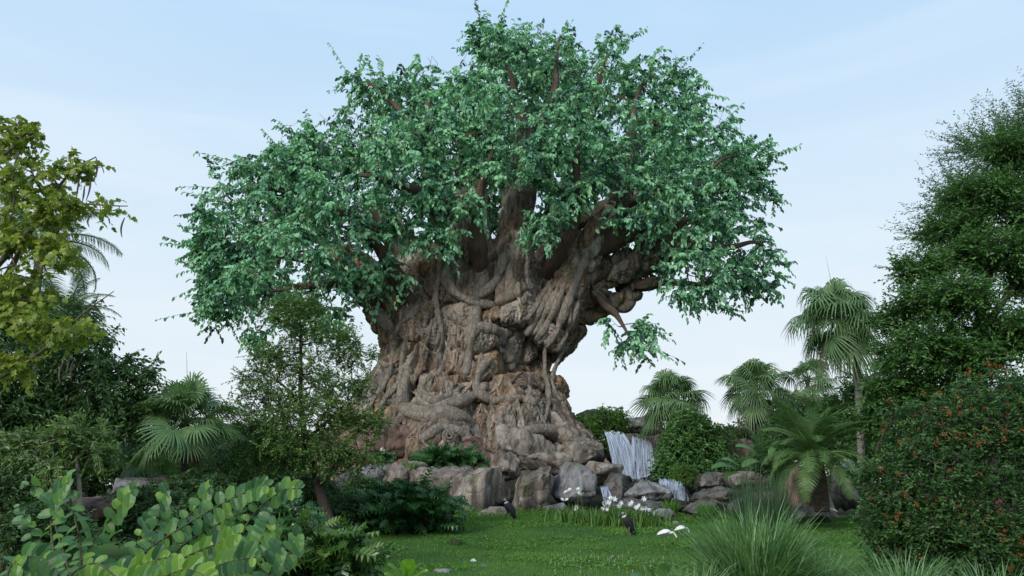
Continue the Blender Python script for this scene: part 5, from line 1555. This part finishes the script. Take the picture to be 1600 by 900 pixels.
def lawn():
    g = Geo()
    n = 250000
    x = rng.uniform(-11, 15, n); y = 13.5 + 21 * rng.random(n) ** 1.05
    keep = (x < 13 * y / 30 + 4) & (x > -9 * y / 25)
    x, y = x[keep], y[keep]; n = len(x)
    z = ghe(x, y)
    cl = vnoise(np.stack([x * .9, y * .9, 0 * x], -1), 5)
    az = rng.uniform(0, 6.28, n)
    h = rng.uniform(.03, .085, n) * (1 + .4 * cl) * (.7 + .03 * (y - 13) * .8)
    wd = rng.uniform(.006, .012, n) * (y / 20)
    D = np.stack([np.cos(az) * .6, np.sin(az) * .6, np.ones(n)], -1)
    sd = np.stack([-np.sin(az), np.cos(az), 0 * az], -1)
    B = np.stack([x, y, z - .01], -1)
    V = np.stack([B - sd * wd[:, None], B + sd * wd[:, None], B + D * h[:, None]], 1)
    g.add(V.reshape(-1, 3), None, (np.arange(n) * 3)[:, None] + np.array([[0, 1, 2]]), np.repeat(np.clip(.5 + .35 * cl + rng.normal(0, .16, n), 0, 1), 3))
    o = g.obj('lawn_grass', M_GRS, smooth=False)
    tag(o, 'short green lawn grass stretching before the boulders', 'grass'); o['kind'] = 'stuff'
    # creeping weeds, thicker along the back and in patches
    g = Geo()
    n = 42000
    x = rng.uniform(-9, 11, n); y = rng.uniform(15, 34.5, n)
    m = vnoise(np.stack([x * .6, y * .6, 0 * x + 3], -1), 8) + sstep(25, 32, y) * 1.2 > .25 + rng.random(n) * .3
    x, y = x[m], y[m]; n = len(x)
    P = np.stack([x, y, ghe(x, y) + rng.uniform(.02, .10, n) + .14 * sstep(29, 32, y) * rng.random(n)], -1)
    leaves(g, LEAF4, P, rng.normal(size=(n, 3)) * [1, 1, .3], rng.normal(size=(n, 3)) * .4 + [0, -.2, 1], rng.uniform(.05, .10, n), .055, rng.normal(.6, .2, n).clip(0, 1))
    o = g.obj('creeping_weeds', M_GRS, smooth=False)
    tag(o, 'leafy creeping weeds in patches over the lawn and along the rocks', 'ground cover'); o['kind'] = 'stuff'
    g = Geo(); k = 520
    x = rng.uniform(-6, 8, k); y = rng.uniform(16, 33, k)
    leaves(g, LEAF4, np.stack([x, y, ghe(x, y) + rng.uniform(.03, .07, k)], -1), rng.normal(size=(k, 3)) * [1, 1, .2], rng.normal(size=(k, 3)) * .3 + [0, -.2, 1], rng.uniform(.05, .11, k), .05, rng.random(k))
    o = g.obj('fallen_leaves', leaf_mat('fallen_leaf', [(0, (.05, .03, .015)), (.6, (.14, .08, .03)), (1, (.24, .19, .06))], trans=.05), smooth=False)
    tag(o, 'brown and yellow fallen leaves scattered over the lawn', 'leaf litter'); o['kind'] = 'stuff'
    # tiny flowers
    for nm, lab, c, cx, sx_, cy, sy_, k in [('white_lawn_flowers', 'scatter of tiny white flowers in the lawn left of the tall grass', (.75, .75, .75), 2.3, .9, 19.0, 1.4, 55), ('yellow_lawn_flowers', 'few tiny yellow flowers at the front right of the lawn', (.6, .40, .03), 3.0, .5, 17.2, .5, 34)]:
        g = Geo()
        x = rng.normal(cx, sx_, k); y = rng.normal(cy, sy_, k)
        P = np.stack([x, y, ghe(x, y) + rng.uniform(.05, .10, k)], -1)
        for j in range(4):
            a = j * 1.57
            leaves(g, LEAF2, P, np.tile([[math.cos(a), math.sin(a), .2]], (k, 1)), np.tile([[0, -.5, 1.0]], (k, 1)), .016, .011, .5)
        sticks(g, P - [0, 0, .10], P, .002, .002)
        o = g.obj(nm, plain_mat(nm, c, tuple(v * .9 for v in c)), smooth=False); tag(o, lab, 'flowers'); o['kind'] = 'stuff'
lawn()

def stump():
    p = at(712, 850, 24.2); z = g1(p[0], 24.2)
    root = thing('tree_stump', (p[0], 24.2, z), 'low weathered stump ringed with grass in the middle of the lawn', 'stump')
    g = Geo()
    tube(g, [[p[0], 24.2, z - .05], [p[0], 24.2, z + .08], [p[0] + .01, 24.2, z + .16]], [.19, .15, .14], 18, rough=.22, seed=3)
    g.obj('wood', M_DBARK, root)
    g = Geo(); n = 150
    a = rng.uniform(0, 6.28, n)
    B = np.stack([p[0] + .19 * np.cos(a), 24.2 + .19 * np.sin(a), np.full(n, z)], -1)
    ribbons(g, B, a, rng.uniform(.1, .2, n), np.abs(rng.normal(.2, .2, n)), np.full(n, .007), rng.uniform(.3, 1, n), rng.normal(.6, .2, n))
    g.obj('grass_ring', M_GRS, root, smooth=False, kind='stuff')
stump()
def post():
    g = Geo()
    a, b = at(1283, 752, 29), at(1303, 808, 28)
    tube(g, spline(np.array([a, (a + b) / 2 + [.02, 0, 0], b]), 14), np.linspace(.085, .12, 14), 12, rough=.12, seed=8)
    o = g.obj('leaning_log', M_PBARK)
    tag(o, 'pale leaning log propped against the rocks behind the spoon-billed bird', 'log')
post()

# ------------------------------------------------------------------ BIRDS
M_VUL = plain_mat('vulture_feather', (.028, .028, .032), (.012, .012, .015), rough=.75, scale=30, bump=.5)
M_VHEAD = plain_mat('vulture_skin', (.32, .31, .33), (.2, .19, .2), scale=30)
M_RUFF = plain_mat('ruff_down', (.55, .54, .53), (.4, .39, .38), scale=40, bump=.8)
M_WF = plain_mat('white_feather', (.78, .78, .77), (.62, .62, .62), scale=20)
M_PF = plain_mat('pinkish_feather', (.75, .62, .62), (.6, .45, .46), scale=20)
M_BILL = plain_mat('dark_bill', (.08, .07, .065))
M_LEG = plain_mat('grey_leg', (.16, .14, .13))
def tub(root, name, P, r, mat, flat=1.0, sides=14, n=22):
    Q = spline(np.column_stack([np.array(P, float), np.array(r, float)]), n)
    g = Geo(); tube(g, Q[:, :3], np.maximum(Q[:, 3], .002), sides, flat=flat, rough=.03)
    o = g.obj(name, mat)
    o.parent = root
    return o
def bird_root(name, px, py, Y, rz, label, cat, s=1.0, group=None):
    p = at(px, py, Y)
    root = thing(name, (p[0], Y, g1(p[0], Y)), label, cat, group)
    root.rotation_euler = (0, 0, rz); root.scale = (s, s, s)
    return root
def vulture(px, py, Y, rz, s, label, lean=0):
    t = bird_root('vulture', px, py, Y, rz, label, 'bird', s, 'dark vultures on the lawn')
    l = lean
    tub(t, 'body', [(.20, 0, .16), (.14, 0, .26), (.05, 0, .40), (-.03, 0, .52), (-.08, 0, .60), (-.10 - l, 0, .665), (-.115 - l, 0, .70)], [.05, .11, .145, .135, .085, .045, .04], M_VUL, 1.1)
    tub(t, 'tail', [(.15, 0, .24), (.23, 0, .10), (.28, 0, .01)], [.07, .06, .03], M_VUL, 1.2)
    for sg in (1, -1):
        tub(t, 'wing', [(-.08, .10 * sg, .60), (-.02, .15 * sg, .50), (.10, .14 * sg, .30), (.20, .08 * sg, .12), (.26, .03 * sg, .03)], [.04, .095, .10, .06, .012], M_VUL, .5)
        lg = tub(t, 'leg', [(.04, .06 * sg, .30), (.03, .065 * sg, .14), (.03, .065 * sg, .015)], [.05, .022, .015], M_LEG)
        g = Geo()
        for a in (-.5, 0, .5): tube(g, [(.03, .065 * sg, .012), (.03 - .07 * math.cos(a), .065 * sg + .07 * math.sin(a), .006)], [.010, .005], 6)
        g.obj('foot', M_LEG).parent = lg
    tub(t, 'ruff', [(-.075 - l * .5, 0, .60), (-.095 - l, 0, .635), (-.11 - l, 0, .665)], [.07, .085, .05], M_RUFF)
    hd = tub(t, 'head', [(-.10 - l, 0, .66), (-.115 - l, 0, .70), (-.14 - l, 0, .735), (-.17 - l, 0, .725), (-.19 - l, 0, .71)], [.032, .040, .046, .036, .018], M_VHEAD)
    tub(hd, 'beak', [(-.18 - l, 0, .715), (-.215 - l, 0, .71), (-.235 - l, 0, .69), (-.235 - l, 0, .67)], [.018, .016, .011, .003], M_BILL)
vulture(795, 812, 30.6, R(10), 1.0, 'dark vulture with pale ruff perched in front of the tall brown boulder', 0)
vulture(981, 838, 26.2, R(18), .92, 'dark hunched vulture standing on the open lawn below the lilies', .02)
def wader(px, py, Y, rz, s, label, feather, spoon=False, up=False, name='wading_bird'):
    t = bird_root(name, px, py, Y, rz, label, 'bird', s, 'white wading birds')
    if up: nk = [(.12, 0, .36), (.17, 0, .42), (.18, 0, .50), (.21, 0, .55), (.24, 0, .55)]
    else: nk = [(.13, 0, .32), (.20, 0, .33), (.25, 0, .28), (.28, 0, .22), (.30, 0, .19)]
    tub(t, 'body', [(-.26, 0, .27), (-.18, 0, .30), (-.05, 0, .33), (.06, 0, .335)] + nk, [.015, .06, .10, .09, .055, .03, .024, .026, .018], feather, .9)
    for sg in (1, -1):
        tub(t, 'wing', [(.07, .07 * sg, .35), (0, .09 * sg, .34), (-.12, .07 * sg, .31), (-.27, .02 * sg, .26)], [.03, .07, .065, .01], feather, .45)
        tub(t, 'leg', [(.0, .04 * sg, .26), (-.01, .04 * sg, .13), (.0, .04 * sg, .0)], [.016, .008, .008], M_LEG, sides=8)
    e = np.array(nk[-1])
    d = norm(np.array([.8, 0, -.35]) if up else np.array([.35, 0, -1.0]))
    tub(t, 'bill', [e, e + d * .08, e + d * .14, e + d * .17], [.015, .010, .012 if not spoon else .022, .003], M_BILL, .6, 8)
    return t
wader(1042, 857, 24, R(-10), 1.0, 'white wading bird stooping on the lawn left of the tall grass', M_WF)
wader(1066, 846, 25.5, R(15), .9, 'second white wading bird half hidden by the left of the tall grass', M_WF)
b = wader(1300, 808, 27.5, R(180), .95, 'pale pinkish spoon-billed bird on the dark ledge beside the orange-flowered bush', M_PF, True, True, 'spoonbill')
q = at(1298, 812, 27.5); b.location = Vector((q[0], q[1], q[2]))
